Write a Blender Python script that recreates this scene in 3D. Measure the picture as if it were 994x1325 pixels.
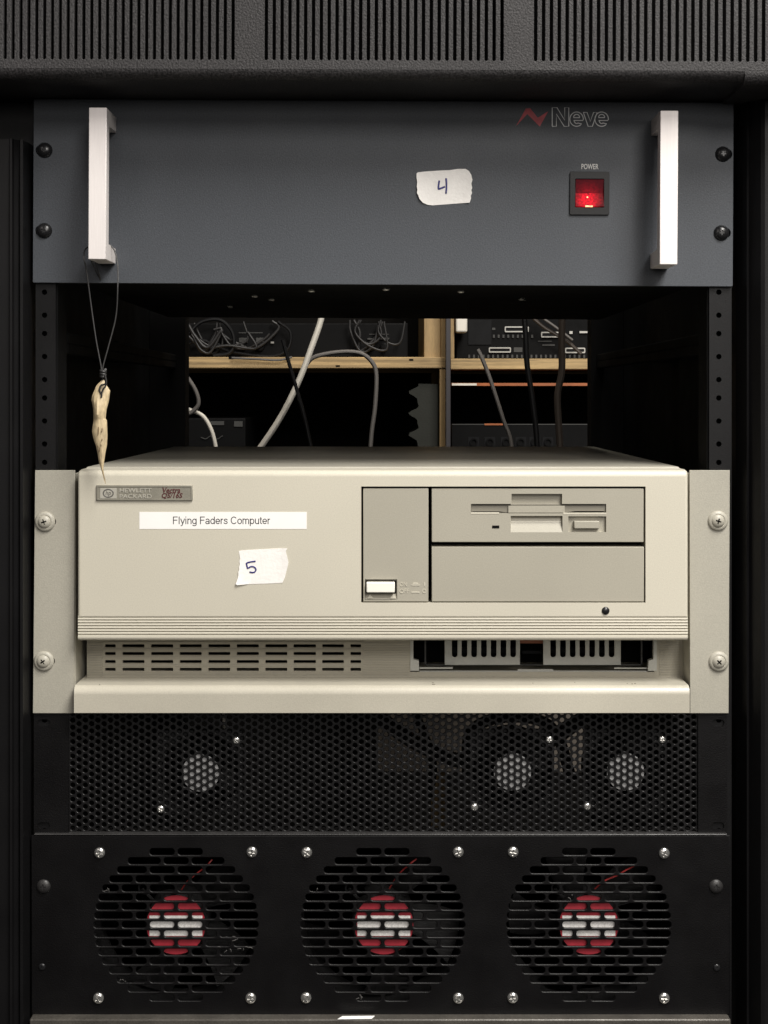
import bpy, bmesh, math, random
from mathutils import Vector, Matrix
random.seed(7)
for o in list(bpy.data.objects): bpy.data.objects.remove(o)
scene = bpy.context.scene
C = scene.collection

# ------------------------------------------------------------------ camera, world, lamps, exposure
S, D, ZC = 0.0005327, 1.0, 1.25          # metres per photo pixel at the rack's front plane, camera distance, camera height
VX, VY = 500.0, 514.0                    # where lines running into the rack meet
def X(px, y=0.0): return (px-VX)*S*(1+y/D)
def Z(py, y=0.0): return ZC+(VY-py)*S*(1+y/D)

cam = bpy.data.cameras.new('camera'); camo = bpy.data.objects.new('camera', cam); C.objects.link(camo)
camo.location = (0, -D, ZC); camo.rotation_euler = (math.radians(90), 0, 0)
cam.sensor_fit = 'VERTICAL'; cam.sensor_height = 36.0; cam.sensor_width = 27.0
cam.lens = 36.0*(D/S)/1325.0
cam.shift_y = -(662.5-VY)/1325.0; cam.shift_x = (497.0-VX)/1325.0
cam.clip_start = 0.02; cam.clip_end = 50
scene.camera = camo

w = bpy.data.worlds.new('World'); scene.world = w; w.use_nodes = True
bg = w.node_tree.nodes['Background']; bg.inputs[0].default_value = (1.0, .95, .88, 1); bg.inputs[1].default_value = 0.022

def area_lamp(name, loc, target, sx, sy, power, col):
    l = bpy.data.lights.new(name, 'AREA'); l.shape = 'RECTANGLE'; l.size = sx; l.size_y = sy; l.energy = power; l.color = col
    o = bpy.data.objects.new(name, l); C.objects.link(o); o.location = loc
    o.rotation_euler = (Vector(target)-Vector(loc)).to_track_quat('-Z', 'Y').to_euler()
    return o
area_lamp('ceiling_lamp_near', (.78, -1.10, ZC+1.5), (.72, -1.10+.15, ZC), .7, 1.2, 79, (1, .965, .91))
area_lamp('ceiling_lamp_far', (.85, -2.6, ZC+1.2), (0.05, 0, ZC-.05), .8, .6, 27, (1, .955, .90))
area_lamp('ceiling_lamp_left', (-1.25, -1.9, ZC+1.25), (-0.1, 0, ZC-.05), .6, .7, 4, (1, .90, .86))
area_lamp('room_fill_behind_viewer', (.35, -3.3, ZC+.50), (0, 0, ZC+.05), 2.2, .6, 14, (1, .955, .91))  # added fill lamp, stands in for light from the room behind
area_lamp('ceiling_lamp_rear_room', (.12, .35, ZC+1.3), (.05, 1.15, ZC-.05), .9, .3, 11.5, (1, .93, .83))

vs = scene.view_settings
vs.view_transform = 'Standard'; vs.look = 'None'; vs.exposure = 0.09; vs.gamma = 1; vs.use_curve_mapping = False
scene.render.engine = 'CYCLES'
scene.render.resolution_x, scene.render.resolution_y = 768, 1024

# ------------------------------------------------------------------ materials
def lin(r, g, b):
    f = lambda c: (c/255/12.92) if c/255 <= .04045 else ((c/255+.055)/1.055)**2.4
    return (f(r), f(g), f(b), 1)
def mat(name, col, rough=.5, metal=0.0, bump=0.0, bscale=900, var=0.0, vscale=30, speck=0.0, sscale=1800, spec=.5, stretch=None, coat=0.0):
    """principled surface: uneven tone (var), fine grain in the colour (speck), fine relief (bump)"""
    m = bpy.data.materials.new(name); m.use_nodes = True
    nt = m.node_tree; N = nt.nodes; L = nt.links; p = N['Principled BSDF']
    p.inputs['Base Color'].default_value = col; p.inputs['Roughness'].default_value = rough
    p.inputs['Metallic'].default_value = metal; p.inputs['Specular IOR Level'].default_value = spec
    p.inputs['Coat Weight'].default_value = coat
    tc = N.new('ShaderNodeTexCoord'); mp = N.new('ShaderNodeMapping'); L.new(tc.outputs['Object'], mp.inputs[0])
    if stretch: mp.inputs['Scale'].default_value = stretch
    src = None
    def noise(sc, det):
        n = N.new('ShaderNodeTexNoise'); n.inputs['Scale'].default_value = sc; n.inputs['Detail'].default_value = det
        L.new(mp.outputs[0], n.inputs['Vector']); return n
    cur = None
    for amt, sc, det in ((var, vscale, 5), (speck, sscale, 2)):
        if amt <= 0: continue
        n = noise(sc, det)
        mr = N.new('ShaderNodeMapRange'); L.new(n.outputs['Fac'], mr.inputs[0])
        mr.inputs[1].default_value = .25; mr.inputs[2].default_value = .75
        mr.inputs[3].default_value = 1-amt; mr.inputs[4].default_value = 1+amt
        mx = N.new('ShaderNodeMix'); mx.data_type = 'RGBA'; mx.blend_type = 'MULTIPLY'; mx.inputs[0].default_value = 1
        if cur is None: mx.inputs[6].default_value = col
        else: L.new(cur, mx.inputs[6])
        L.new(mr.outputs[0], mx.inputs[7]); cur = mx.outputs[2]
    if cur is not None: L.new(cur, p.inputs['Base Color'])
    if var > 0:
        n = noise(vscale*2.3, 4); mr = N.new('ShaderNodeMapRange'); L.new(n.outputs['Fac'], mr.inputs[0])
        mr.inputs[3].default_value = max(.05, rough-.12); mr.inputs[4].default_value = min(1, rough+.12); L.new(mr.outputs[0], p.inputs['Roughness'])
    if bump > 0:
        n = noise(bscale, 3); b = N.new('ShaderNodeBump'); b.inputs['Strength'].default_value = bump; b.inputs['Distance'].default_value = .0006
        L.new(n.outputs['Fac'], b.inputs['Height']); L.new(b.outputs[0], p.inputs['Normal'])
    return m
M = {}
M['hood'] = mat('dark_textured_plastic', (.0235, .022, .0228, 1), .62, 0, .8, 800, .18, 10, 1.0, 800, spec=.4)
M['slate'] = mat('slate_grey_paint', (.060, .0662, .0765, 1), .5, 0, .2, 1000, .12, 6, .2, 900, spec=.35)
M['rackblack'] = mat('black_rack_paint', (.0038, .0036, .004, 1), .5, 0, .15, 1300, .25, 12, .35, 1200, spec=.25)
M['panelblack'] = mat('black_panel_paint', (.0028, .0025, .0028, 1), .42, 0, .25, 1100, .3, 18, .4, 1200, spec=.32)
M['inside'] = mat('black_inner_steel', (.0028, .0028, .003, 1), .7, 0, 0, 900, .3, 20, spec=.15)
M['mesh'] = mat('black_mesh_steel', (.0045, .0042, .0045, 1), .42, 0, .1, 900, .35, 40, .35, 900, spec=.42)
M['alu'] = mat('satin_aluminium', (.77, .725, .71, 1), .55, .25, .06, 700, .03, 40, .04, 900, stretch=(1, 1, .06))
M['beige'] = mat('beige_plastic', (.575, .541, .448, 1), .46, 0, .12, 1400, .06, 6, .07, 1200)
M['beige_trim'] = mat('beige_grey_drive_plastic', (.375, .352, .288, 1), .5, 0, .14, 1400, .05, 12, .07, 1200)
M['beige_steel'] = mat('beige_painted_steel', (.385, .366, .308, 1), .42, 0, .2, 1000, .08, 9, .08, 1200)
M['beige_lip'] = mat('beige_tray_steel', (.475, .446, .37, 1), .36, 0, .14, 1000, .1, 12, .07, 1200)
M['vent'] = mat('grey_beige_grille_plastic', (.36, .335, .27, 1), .5, 0, .1, 1500, .05, 25, .05, 1500)
M['grey_steel'] = mat('zinc_plated_bracket', (.42, .42, .385, 1), .42, .25, .08, 900, .08, 60, .06, 1400)
M['chrome'] = mat('zinc_screw_metal', (.80, .79, .76, 1), .22, .9, .05, 900, .12, 300)
M['blackscrew'] = mat('black_plastic_screw', (.012, .012, .013, 1), .28, 0, .05, 900, .2, 200)
M['dark'] = mat('dark_recess', (.004, .004, .004, 1), .8, 0, 0, spec=.1)
M['white_button'] = mat('white_button_plastic', (.90, .88, .80, 1), .38, 0, .05, 1500, .02, 40)
M['badge'] = mat('pewter_badge_metal', (.265, .25, .205, 1), .45, .3, .15, 1500, .1, 120, .1, 1600)
M['badge_light'] = mat('light_badge_metal', (.46, .44, .38, 1), .4, .25, .08, 1500, .05, 120)
M['dark_red'] = mat('dark_red_script_ink', (.075, .012, .012, 1), .5)
M['dark_ink'] = mat('dark_grey_ink', (.10, .095, .085, 1), .5)
M['black_ink'] = mat('black_ink', (.018, .018, .02, 1), .6)
M['blue_ink'] = mat('blue_pen_ink', (.022, .022, .16, 1), .5, var=.3, vscale=500)
M['paper'] = mat('white_label_paper', (.90, .885, .86, 1), .55, 0, .06, 700, .02, 60)
M['tape'] = mat('white_paper_tape', (.90, .875, .84, 1), .6, 0, .3, 420, .04, 90)
M['white_line'] = mat('pale_grey_print', (.80, .80, .80, 1), .5)
M['white_print'] = mat('white_print', (.66, .65, .62, 1), .5)
M['logo_red'] = mat('dull_red_print', (.52, .06, .075, 1), .5, var=.2, vscale=200)
M['switch'] = mat('black_switch_plastic', (.007, .007, .0075, 1), .45, 0, .05, spec=.3)
M['cord'] = mat('black_waxed_cord', (.035, .034, .034, 1), .42, 0, .3, 2500)
M['bone'] = mat('carved_bone', (.54, .43, .265, 1), .5, 0, .7, 330, .3, 150, .2, 900, stretch=(1, 1, .3))
M['engraving'] = mat('brown_engraving', (.16, .10, .05, 1), .7)
M['cable_tangle'] = mat('dark_grey_cable', (.022, .021, .021, 1), .45)
M['lint'] = mat('grey_lint', (.11, .105, .10, 1), .95)
M['fandark'] = mat('black_small_fan_plastic', (.005, .005, .0053, 1), .6, 0, .05, 900, .3, 60, spec=.2)
M['dirt'] = mat('brown_dirt', (.13, .115, .085, 1), .9)
M['edge_highlight'] = mat('black_edge_highlight', (.03, .029, .029, 1), .4, 0, .2, 600, .4, 40)  # lighter panel black, an edge highlight put into the colour
M['redlabel'] = mat('red_hub_label', (.33, .022, .036, 1), .5, 0, .05, 900, .2, 130, .1, 800)
M['whitelabel'] = mat('white_hub_label', (.68, .665, .645, 1), .55, 0, .05, 900, .2, 300, .2, 900)
M['greylabel'] = mat('grey_hub_label', (.30, .30, .30, 1), .5, 0, .05, 900, .3, 160)
M['fanblack'] = mat('black_fan_plastic', (.013, .0127, .013, 1), .6, 0, .1, 900, .6, 45, .4, 700, spec=.2)
M['redwire'] = mat('red_wire', (.34, .032, .03, 1), .5)
M['wood'] = mat('pale_pine_wood', (.37, .255, .12, 1), .6, 0, .25, 300, .6, 5, .3, 60, stretch=(1, 1, 42))
M['wood2'] = mat('pine_wood_upright', (.34, .23, .105, 1), .6, 0, .2, 300, .25, 9, .15, 120, stretch=(10, 10, 1))
M['orange_tone'] = mat('mottled_orange', (.36, .105, .03, 1), .5, 0, 0, 900, .6, 14)
M['dusk'] = mat('dark_grey_wall_paint', (.006, .0055, .005, 1), .9, spec=.1)
M['device'] = mat('black_device_steel', (.0022, .0022, .0024, 1), .6, 0, .1, 900, .2, 30, spec=.12)
M['device2'] = mat('charcoal_device_steel', (.006, .0062, .007, 1), .6, 0, .1, 900, .2, 30, spec=.15)
M['socket'] = mat('nickel_socket_metal', (.42, .41, .38, 1), .35, .4)
M['knob'] = mat('grey_device_knob', (.05, .05, .048, 1), .5, spec=.3)
M['cable_white'] = mat('off_white_cable', (.74, .70, .62, 1), .42, 0, .05)
M['cable_grey'] = mat('grey_cable', (.13, .12, .112, 1), .45)
M['cable_brown'] = mat('brown_grey_cable', (.055, .043, .035, 1), .5)
M['cable_black'] = mat('black_cable', (.006, .006, .0065, 1), .45, spec=.3)
M['foam'] = mat('grey_acoustic_foam', (.034, .035, .031, 1), .95, 0, .6, 300, .1, 40, spec=.1)
M['post'] = mat('dark_grey_post', (.040, .037, .041, 1), .5, .2)
M['carton'] = mat('grey_brown_card', (.085, .072, .060, 1), .9, 0, .2, 300, .1, 12)
M['sill'] = mat('grey_steel_edge', (.085, .078, .068, 1), .36, .2, .2, 600, .3, 40, .25, 900)

def emission(name, base, col, strength, centre, radius, rough=.6):
    """a lit red lens: glows most where the small lamp sits behind it"""
    m = bpy.data.materials.new(name); m.use_nodes = True; nt = m.node_tree; N = nt.nodes; L = nt.links; p = N['Principled BSDF']
    p.inputs['Base Color'].default_value = base; p.inputs['Roughness'].default_value = rough
    p.inputs['Emission Color'].default_value = col; p.inputs['Specular IOR Level'].default_value = .15
    tc = N.new('ShaderNodeTexCoord'); vm = N.new('ShaderNodeVectorMath'); vm.operation = 'DISTANCE'
    L.new(tc.outputs['Object'], vm.inputs[0]); vm.inputs[1].default_value = centre
    mr = N.new('ShaderNodeMapRange'); mr.interpolation_type = 'SMOOTHSTEP'; L.new(vm.outputs['Value'], mr.inputs[0])
    mr.inputs[1].default_value = 0; mr.inputs[2].default_value = radius; mr.inputs[3].default_value = 1; mr.inputs[4].default_value = .06
    n = N.new('ShaderNodeTexNoise'); n.inputs['Scale'].default_value = 650; n.inputs['Detail'].default_value = 2; L.new(tc.outputs['Object'], n.inputs['Vector'])
    r2 = N.new('ShaderNodeMapRange'); L.new(n.outputs['Fac'], r2.inputs[0]); r2.inputs[1].default_value = .3; r2.inputs[2].default_value = .7; r2.inputs[3].default_value = .35; r2.inputs[4].default_value = 1.3
    mu = N.new('ShaderNodeMath'); mu.operation = 'MULTIPLY'; L.new(mr.outputs[0], mu.inputs[0]); L.new(r2.outputs[0], mu.inputs[1])
    m2 = N.new('ShaderNodeMath'); m2.operation = 'MULTIPLY'; L.new(mu.outputs[0], m2.inputs[0]); m2.inputs[1].default_value = strength
    L.new(m2.outputs[0], p.inputs['Emission Strength'])
    return m

# ------------------------------------------------------------------ object helpers
ROOT = {}                                              # object name -> world point its meshes are measured from
def tag(o, label, cat, group=None):
    o['label'] = label; o['category'] = cat
    if group: o['group'] = group
def thing(name, loc, label, cat, group=None):
    o = bpy.data.objects.new(name, None); C.objects.link(o); o.location = loc; o.empty_display_size = .02
    ROOT[o.name] = Vector(loc); tag(o, label, cat, group); return o
def finish(me, mat_, smooth):
    me.materials.clear(); me.materials.append(M[mat_] if isinstance(mat_, str) else mat_)
    if smooth:
        try: me.set_sharp_from_angle(angle=math.radians(smooth if smooth is not True else 40))
        except Exception: pass
        ax = lambda n: max(abs(n.x), abs(n.y), abs(n.z)) > .9999          # flat faces stay flat, only rounded edges are smoothed
        me.polygons.foreach_set('use_smooth', [not ax(p.normal) for p in me.polygons])
    me.update()
def part(name, bm, mat_, parent=None, smooth=0, at=None):
    """bm (bmesh or mesh, in world coordinates) becomes ONE mesh object; at = its own origin when top-level"""
    if isinstance(bm, bmesh.types.BMesh):
        bmesh.ops.recalc_face_normals(bm, faces=bm.faces)
        me = bpy.data.meshes.new(name); bm.to_mesh(me); bm.free()
    else: me = bm
    if parent is not None: R = ROOT[parent.name]
    else: R = Vector(at) if at is not None else Vector((0, 0, 0))
    me.transform(Matrix.Translation(-R)); finish(me, mat_, smooth)
    o = bpy.data.objects.new(name, me); C.objects.link(o); ROOT[o.name] = R
    if parent is not None: o.parent = parent
    else: o.location = R
    return o
def place(name, me, loc, parent, rot=None):
    """another copy of shared mesh data at a world point"""
    o = bpy.data.objects.new(name, me); C.objects.link(o); R = ROOT[parent.name]
    o.parent = parent; o.location = Vector(loc)-R; ROOT[o.name] = Vector(loc)
    if rot is not None: o.rotation_euler = rot
    return o
def centred(o_parent): return ROOT[o_parent.name]

def box(bm, x0, x1, y0, y1, z0, z1):
    v = [bm.verts.new(c) for c in ((x0,y0,z0),(x1,y0,z0),(x1,y1,z0),(x0,y1,z0),(x0,y0,z1),(x1,y0,z1),(x1,y1,z1),(x0,y1,z1))]
    for f in ((0,1,5,4),(1,2,6,5),(2,3,7,6),(3,0,4,7),(4,5,6,7),(3,2,1,0)): bm.faces.new([v[i] for i in f])
    return bm
def B(x0, x1, y0, y1, z0, z1, bev=0, seg=3):
    bm = bmesh.new(); box(bm, min(x0,x1), max(x0,x1), min(y0,y1), max(y0,y1), min(z0,z1), max(z0,z1))
    if bev: bmesh.ops.bevel(bm, geom=bm.edges[:], offset=bev, segments=seg, profile=.5, affect='EDGES')
    return bm
def PB(px0, px1, py0, py1, yf, yb, bev=0, seg=3):
    """box whose front face (depth yf) covers these photo pixels"""
    return B(X(px0,yf), X(px1,yf), yf, yb, Z(py1,yf), Z(py0,yf), bev, seg)
def merge(*bms):
    out = bmesh.new()
    for b in bms:
        me = bpy.data.meshes.new('tmp'); b.to_mesh(me); b.free(); out.from_mesh(me); bpy.data.meshes.remove(me)
    return out
def obj_to_mesh(o):
    bpy.context.view_layer.update()
    dg = bpy.context.evaluated_depsgraph_get()
    return bpy.data.meshes.new_from_object(o.evaluated_get(dg))
def boolean(bm, cutters, op='DIFFERENCE'):
    """bm minus all cutters, as a mesh"""
    bmesh.ops.recalc_face_normals(bm, faces=bm.faces)
    me = bpy.data.meshes.new('a'); bm.to_mesh(me); bm.free(); a = bpy.data.objects.new('a', me); C.objects.link(a)
    tmp = []
    for c in cutters:
        bmesh.ops.recalc_face_normals(c, faces=c.faces)
        m2 = bpy.data.meshes.new('b'); c.to_mesh(m2); c.free(); b = bpy.data.objects.new('b', m2); C.objects.link(b); tmp.append(b)
        md = a.modifiers.new('m', 'BOOLEAN'); md.operation = op; md.solver = 'EXACT'; md.object = b
    r = obj_to_mesh(a)
    for b in tmp: bpy.data.objects.remove(b)
    bpy.data.objects.remove(a); return r
def prism(pts, axis, a0, a1):
    """polygon pulled along an axis: 'x' takes (y,z) points, 'y' takes (x,z) points"""
    bm = bmesh.new()
    mk = (lambda a, p: (a, p[0], p[1])) if axis == 'x' else ((lambda a, p: (p[0], a, p[1])) if axis == 'y' else (lambda a, p: (p[0], p[1], a)))
    A = [bm.verts.new(mk(a0, p)) for p in pts]; E = [bm.verts.new(mk(a1, p)) for p in pts]
    bm.faces.new(A); bm.faces.new(E[::-1]); n = len(pts)
    for i in range(n): bm.faces.new((A[i], E[i], E[(i+1)%n], A[(i+1)%n]))
    return bm
def plate(outer, holes, yf, th, bev=0.0):
    """flat sheet in the x-z plane with cut holes; outlines are lists of (x, z)"""
    cu = bpy.data.curves.new('c', 'CURVE'); cu.dimensions = '2D'; cu.fill_mode = 'BOTH'; cu.extrude = th/2
    if bev: cu.bevel_depth = bev; cu.bevel_resolution = 2; cu.offset = -bev; cu.extrude = th/2-bev
    def area(l): return sum(l[i][0]*l[(i+1)%len(l)][1]-l[(i+1)%len(l)][0]*l[i][1] for i in range(len(l)))
    for k, loop in enumerate([outer]+list(holes)):
        if (area(loop) > 0) != (k == 0): loop = loop[::-1]
        s = cu.splines.new('POLY'); s.points.add(len(loop)-1); s.use_cyclic_u = True
        for q, (a, b) in zip(s.points, loop): q.co = (a, b, 0, 1)
    o = bpy.data.objects.new('c', cu); C.objects.link(o); me = obj_to_mesh(o)
    bpy.data.objects.remove(o); bpy.data.curves.remove(cu)
    me.transform(Matrix.Translation((0, yf+th/2, 0)) @ Matrix.Rotation(math.radians(90), 4, 'X')); return me
def rect(x0, x1, z0, z1): return [(x0,z0),(x1,z0),(x1,z1),(x0,z1)]
def prect(px0, px1, py0, py1, y): return rect(X(px0,y), X(px1,y), Z(py1,y), Z(py0,y))
def rrect(x0, x1, z0, z1, r, n=4):
    out = []
    for cx, cz, a in ((x1-r,z0+r,-90),(x1-r,z1-r,0),(x0+r,z1-r,90),(x0+r,z0+r,180)):
        for i in range(n+1):
            t = math.radians(a+90*i/n); out.append((cx+r*math.cos(t), cz+r*math.sin(t)))
    return out
def prrect(px0, px1, py0, py1, y, rp, n=4): return rrect(X(px0,y), X(px1,y), Z(py1,y), Z(py0,y), rp*S, n)
def circ(cx, cz, r, n=20): return [(cx+r*math.cos(2*math.pi*i/n), cz+r*math.sin(2*math.pi*i/n)) for i in range(n)]
def lathe(prof, c, n=28, axis='-y'):
    """profile of (radius, distance) turned about an axis through c that points at the viewer"""
    bm = bmesh.new(); rings = []
    for r, h in prof:
        if r < 1e-7: rings.append([bm.verts.new((c[0], c[1]-h, c[2]))])
        else: rings.append([bm.verts.new((c[0]+r*math.cos(2*math.pi*i/n), c[1]-h, c[2]+r*math.sin(2*math.pi*i/n))) for i in range(n)])
    for a, b in zip(rings, rings[1:]):
        for i in range(n):
            j = (i+1) % n
            if len(a) == 1 and len(b) == 1: continue
            if len(a) == 1: bm.faces.new((a[0], b[i], b[j]))
            elif len(b) == 1: bm.faces.new((a[i], b[0], a[j]))
            else: bm.faces.new((a[i], b[i], b[j], a[j]))
    for ring, flip in ((rings[0], 1), (rings[-1], 0)):
        if len(ring) > 1: bm.faces.new(ring[::-1] if flip else ring)
    return bm
def spline(pts, k=8):
    P = [Vector(p) for p in pts]; P = [2*P[0]-P[1]]+P+[2*P[-1]-P[-2]]; out = []
    for i in range(1, len(P)-2):
        for j in range(k):
            t = j/k; a, b, c, d = P[i-1:i+3]
            out.append(.5*((2*b)+(c-a)*t+(2*a-5*b+4*c-d)*t*t+(3*b-a-3*c+d)*t**3))
    out.append(P[-2]); return out
def tube(pts, r, n=9, k=8, smooth=True, flat=None):
    """round cable through the points; r is one radius or one per resampled share"""
    P = spline(pts, k) if smooth else [Vector(p) for p in pts]
    bm = bmesh.new(); rings = []; m = len(P); up = None
    for i, p in enumerate(P):
        t = (P[min(i+1,m-1)]-P[max(i-1,0)]).normalized()
        if up is None:
            up = Vector((0,1,0)) if abs(t.y) < .9 else Vector((1,0,0))
        s = t.cross(up).normalized(); up = s.cross(t).normalized()
        rr = r if not callable(r) else r(i/(m-1))
        ring = []
        for q in range(n):
            a = 2*math.pi*q/n; v = p+rr*(math.cos(a)*s+math.sin(a)*up)
            if flat is not None: v.y = p.y+(v.y-p.y)*flat
            ring.append(bm.verts.new(v))
        rings.append(ring)
    for a, b in zip(rings, rings[1:]):
        for q in range(n): bm.faces.new((a[q], a[(q+1)%n], b[(q+1)%n], b[q]))
    bm.faces.new(rings[0][::-1]); bm.faces.new(rings[-1]); return bm
def PT(px, py, y): return (X(px,y), y, Z(py,y))
def text_mesh(txt, px0, px1, py0, py1, y, th=.00012, outline=0.0, shear=0.0, bold=0.0):
    """lettering stretched to these photo pixels, standing on the plane at depth y"""
    cu = bpy.data.curves.new('t', 'FONT'); cu.body = txt; cu.size = 1; cu.shear = shear; cu.resolution_u = 3
    if outline: cu.fill_mode = 'NONE'; cu.bevel_depth = outline; cu.bevel_resolution = 1
    else: cu.extrude = .01; cu.offset = bold
    o = bpy.data.objects.new('t', cu); C.objects.link(o); me = obj_to_mesh(o)
    bpy.data.objects.remove(o); bpy.data.curves.remove(cu)
    xs = [v.co.x for v in me.vertices]; ys = [v.co.y for v in me.vertices]; zs = [v.co.z for v in me.vertices]
    a0, a1, b0, b1 = min(xs), max(xs), min(ys), max(ys); zr = max(zs)-min(zs) or 1
    x0, x1, z0, z1 = X(px0,y), X(px1,y), Z(py1,y), Z(py0,y)
    for v in me.vertices:
        x, b, z = v.co
        v.co = (x0+(x-a0)/(a1-a0)*(x1-x0), y-th*(z-min(zs))/zr, z0+(b-b0)/(b1-b0)*(z1-z0))
    return me

def arc_(cx, cy, rx, ry, a0, a1, n=14): return [(cx+rx*math.cos(math.radians(a0+(a1-a0)*i/n)), cy+ry*math.sin(math.radians(a0+(a1-a0)*i/n))) for i in range(n+1)]
GL = {'F': (.64, [[(.09,0),(.09,1)], [(.04,.945),(.58,.945)], [(.09,.52),(.53,.52)]]), 'l': (.25, [[(.11,0),(.11,1)]]),
      'i': (.25, [[(.11,0),(.11,.73)], [(.11,.88),(.11,1)]]), 'y': (.52, [[(.03,.73),(.26,.05)], [(.49,.73),(.22,-.10),(.15,-.21),(.04,-.21)]]),
      'n': (.57, [[(.09,0),(.09,.73)], arc_(.275,.46,.185,.215,180,0)+[(.46,0)]]),
      'g': (.59, [arc_(.265,.365,.205,.305,0,360,20), [(.475,.73),(.475,-.02)]+arc_(.265,-.03,.21,.18,0,-155)]),
      'a': (.57, [arc_(.26,.49,.18,.185,165,0)+[(.44,.12),(.50,.05)], arc_(.24,.205,.185,.155,0,360,20)]),
      'd': (.59, [arc_(.265,.365,.205,.305,0,360,20), [(.475,0),(.475,1)]]),
      'e': (.57, [[(.07,.36)]+[(.50,.36)]+arc_(.28,.365,.22,.305,0,325,20)]), 'r': (.36, [[(.09,0),(.09,.73)], arc_(.31,.42,.22,.25,180,85,8)]),
      's': (.52, [[(.44,.52),(.38,.63),(.25,.67),(.12,.62),(.09,.53),(.14,.44),(.26,.39),(.39,.32),(.44,.2),(.38,.1),(.25,.06),(.11,.1),(.05,.22)]]),
      'C': (.77, [arc_(.39,.5,.315,.445,38,322,22)]), 'o': (.57, [arc_(.28,.365,.22,.305,0,360,20)]),
      'm': (.84, [[(.09,0),(.09,.73)], arc_(.25,.47,.165,.205,180,0)+[(.415,0)], arc_(.58,.47,.165,.205,180,0)+[(.745,0)]]),
      'p': (.59, [arc_(.30,.365,.205,.305,0,360,20), [(.09,-.26),(.09,.73)]]), 'u': (.57, [[(.09,.73),(.09,.27)]+arc_(.275,.27,.185,.215,180,360)+[(.46,.73)], [(.46,.2),(.46,0)]]),
      't': (.31, [[(.13,.93),(.13,.15),(.17,.07),(.28,.06)], [(.01,.685),(.27,.685)]]), ' ': (.29, [])}
def ribbon(polys, y, w_, th):
    """flat printed strokes of width w_ on the plane at depth y"""
    out = [tube([(a, y-th/2, b) for a, b in p], w_/2, 8, 1, False, th/w_) for p in polys]
    return merge(*out)
def stroke_text(txt, px0, px1, py_cap, py_base, y, w_=.115, th=.00006):
    adv = sum(GL[c][0] for c in txt); kx = (X(px1,y)-X(px0,y))/adv; kz = Z(py_cap,y)-Z(py_base,y); x = 0; polys = []
    for c in txt:
        for p in GL[c][1]: polys.append([(X(px0,y)+(x+a)*kx, Z(py_base,y)+b*kz) for a, b in p])
        x += GL[c][0]
    return ribbon(polys, y, w_*kz, th)

def phillips(r, h, kind='pan', cross=.55, depth=.5):
    """screw head with a cross recess, sitting on y = 0 and facing the viewer"""
    if kind == 'pan': prof = [(r, -.0004), (r, h*.25), (r*.96, h*.5), (r*.84, h*.76), (r*.62, h*.93), (r*.3, h), (0, h)]
    else: prof = [(r, -.0004), (r, h*.08), (r*.93, h*.36), (r*.78, h*.64), (r*.55, h*.86), (r*.28, h*.97), (0, h)]
    bm = lathe(prof, (0,0,0), 24)
    w_ = r*.11; L_ = r*cross
    c1 = B(-L_, L_, -h*1.3, -h*(1-depth), -w_, w_); c2 = B(-w_, w_, -h*1.3, -h*(1-depth)+1e-5, -L_, L_)
    me = boolean(bm, [c1, c2]); return me

# ------------------------------------------------------------------ the setting
o = part('wall', B(-2.0, 2.0, 2.05, 2.1, 0, 2.6), 'dusk'); o['kind'] = 'structure'

# ------------------------------------------------------------------ equipment rack
rk = thing('equipment_rack', (0, .3, .7), 'black steel equipment rack cabinet whose frame holds all the units', 'equipment rack')
def post(pts, name='corner_post'):
    return part(name, prism(pts, 'z', Z(1420), Z(60)), 'rackblack', rk, smooth=35)
zt = Z(180, -.02)
# left post: stepped front with two raised lips; its top stops below the hood
lp = [(X(-60),.05),(X(-60),-.020),(X(12,-.020),-.020),(X(13.5,-.021),-.0225),(X(16.5,-.021),-.0225),(X(18,-.020),-.019),(X(25,-.016),-.016),(X(26.5,-.018),-.0185),(X(30,-.018),-.0185),(X(32,-.012),-.012),(X(38.5,-.003),-.006),(X(39.5,0),.004),(X(39.5),.05)]
part('corner_post', prism(lp, 'z', Z(1420), zt), 'rackblack', rk, smooth=30)
part('post_shoulder', B(X(-60), X(39.2), .012, .05, zt, Z(60)), 'rackblack', rk)
rp = [(X(1060),.05),(X(1060),-.018),(X(990,-.018),-.018),(X(984,-.018),-.0195),(X(979,-.016),-.016),(X(970,-.010),-.009),(X(966,-.010),-.011),(X(962,-.006),-.006),(X(954,0),.004),(X(954),.05)]
part('corner_post', prism(rp, 'z', Z(1420), Z(126)), 'rackblack', rk, smooth=30)
# mounting rails with their rows of holes
hy = []
y0 = 129.4
seq = [29.8, 29.8, 23.8]
k = 0; yy = 124.6
while yy < 1400: hy.append(yy); yy += seq[k % 3]; k += 1
hy = [h+(378-124.6) - 29.8*8 - 0 for h in hy]
base = 378.0; hy = [base]; k = 0
while hy[-1] < 1380: hy.append(hy[-1]+(29.8, 23.8, 29.8)[k % 3]); k += 1
b2 = base; k = 0; low = []
while b2 > 150: b2 -= (29.8, 29.8, 23.8)[k % 3]; low.append(b2); k += 1
hy = low[::-1]+hy
for a0, a1, c in ((46, 72, 57.5), (918, 947, 930.5)):
    me = plate(rect(X(a0), X(a1), Z(1410), Z(100)), [circ(X(c), Z(h), .0019, 14) for h in hy], .0005, .0022)
    part('mounting_rail', me, 'rackblack', rk)
    xe = X(a1) if a0 < 500 else X(a0)
    part('rail_return', B(xe-.001, xe+.001, .0029, .030, Z(1410), Z(100)), 'inside', rk)
    part('rail_backing', B(X(a0), X(a1), .010, .012, Z(1410), Z(100)), 'inside', rk)
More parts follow.
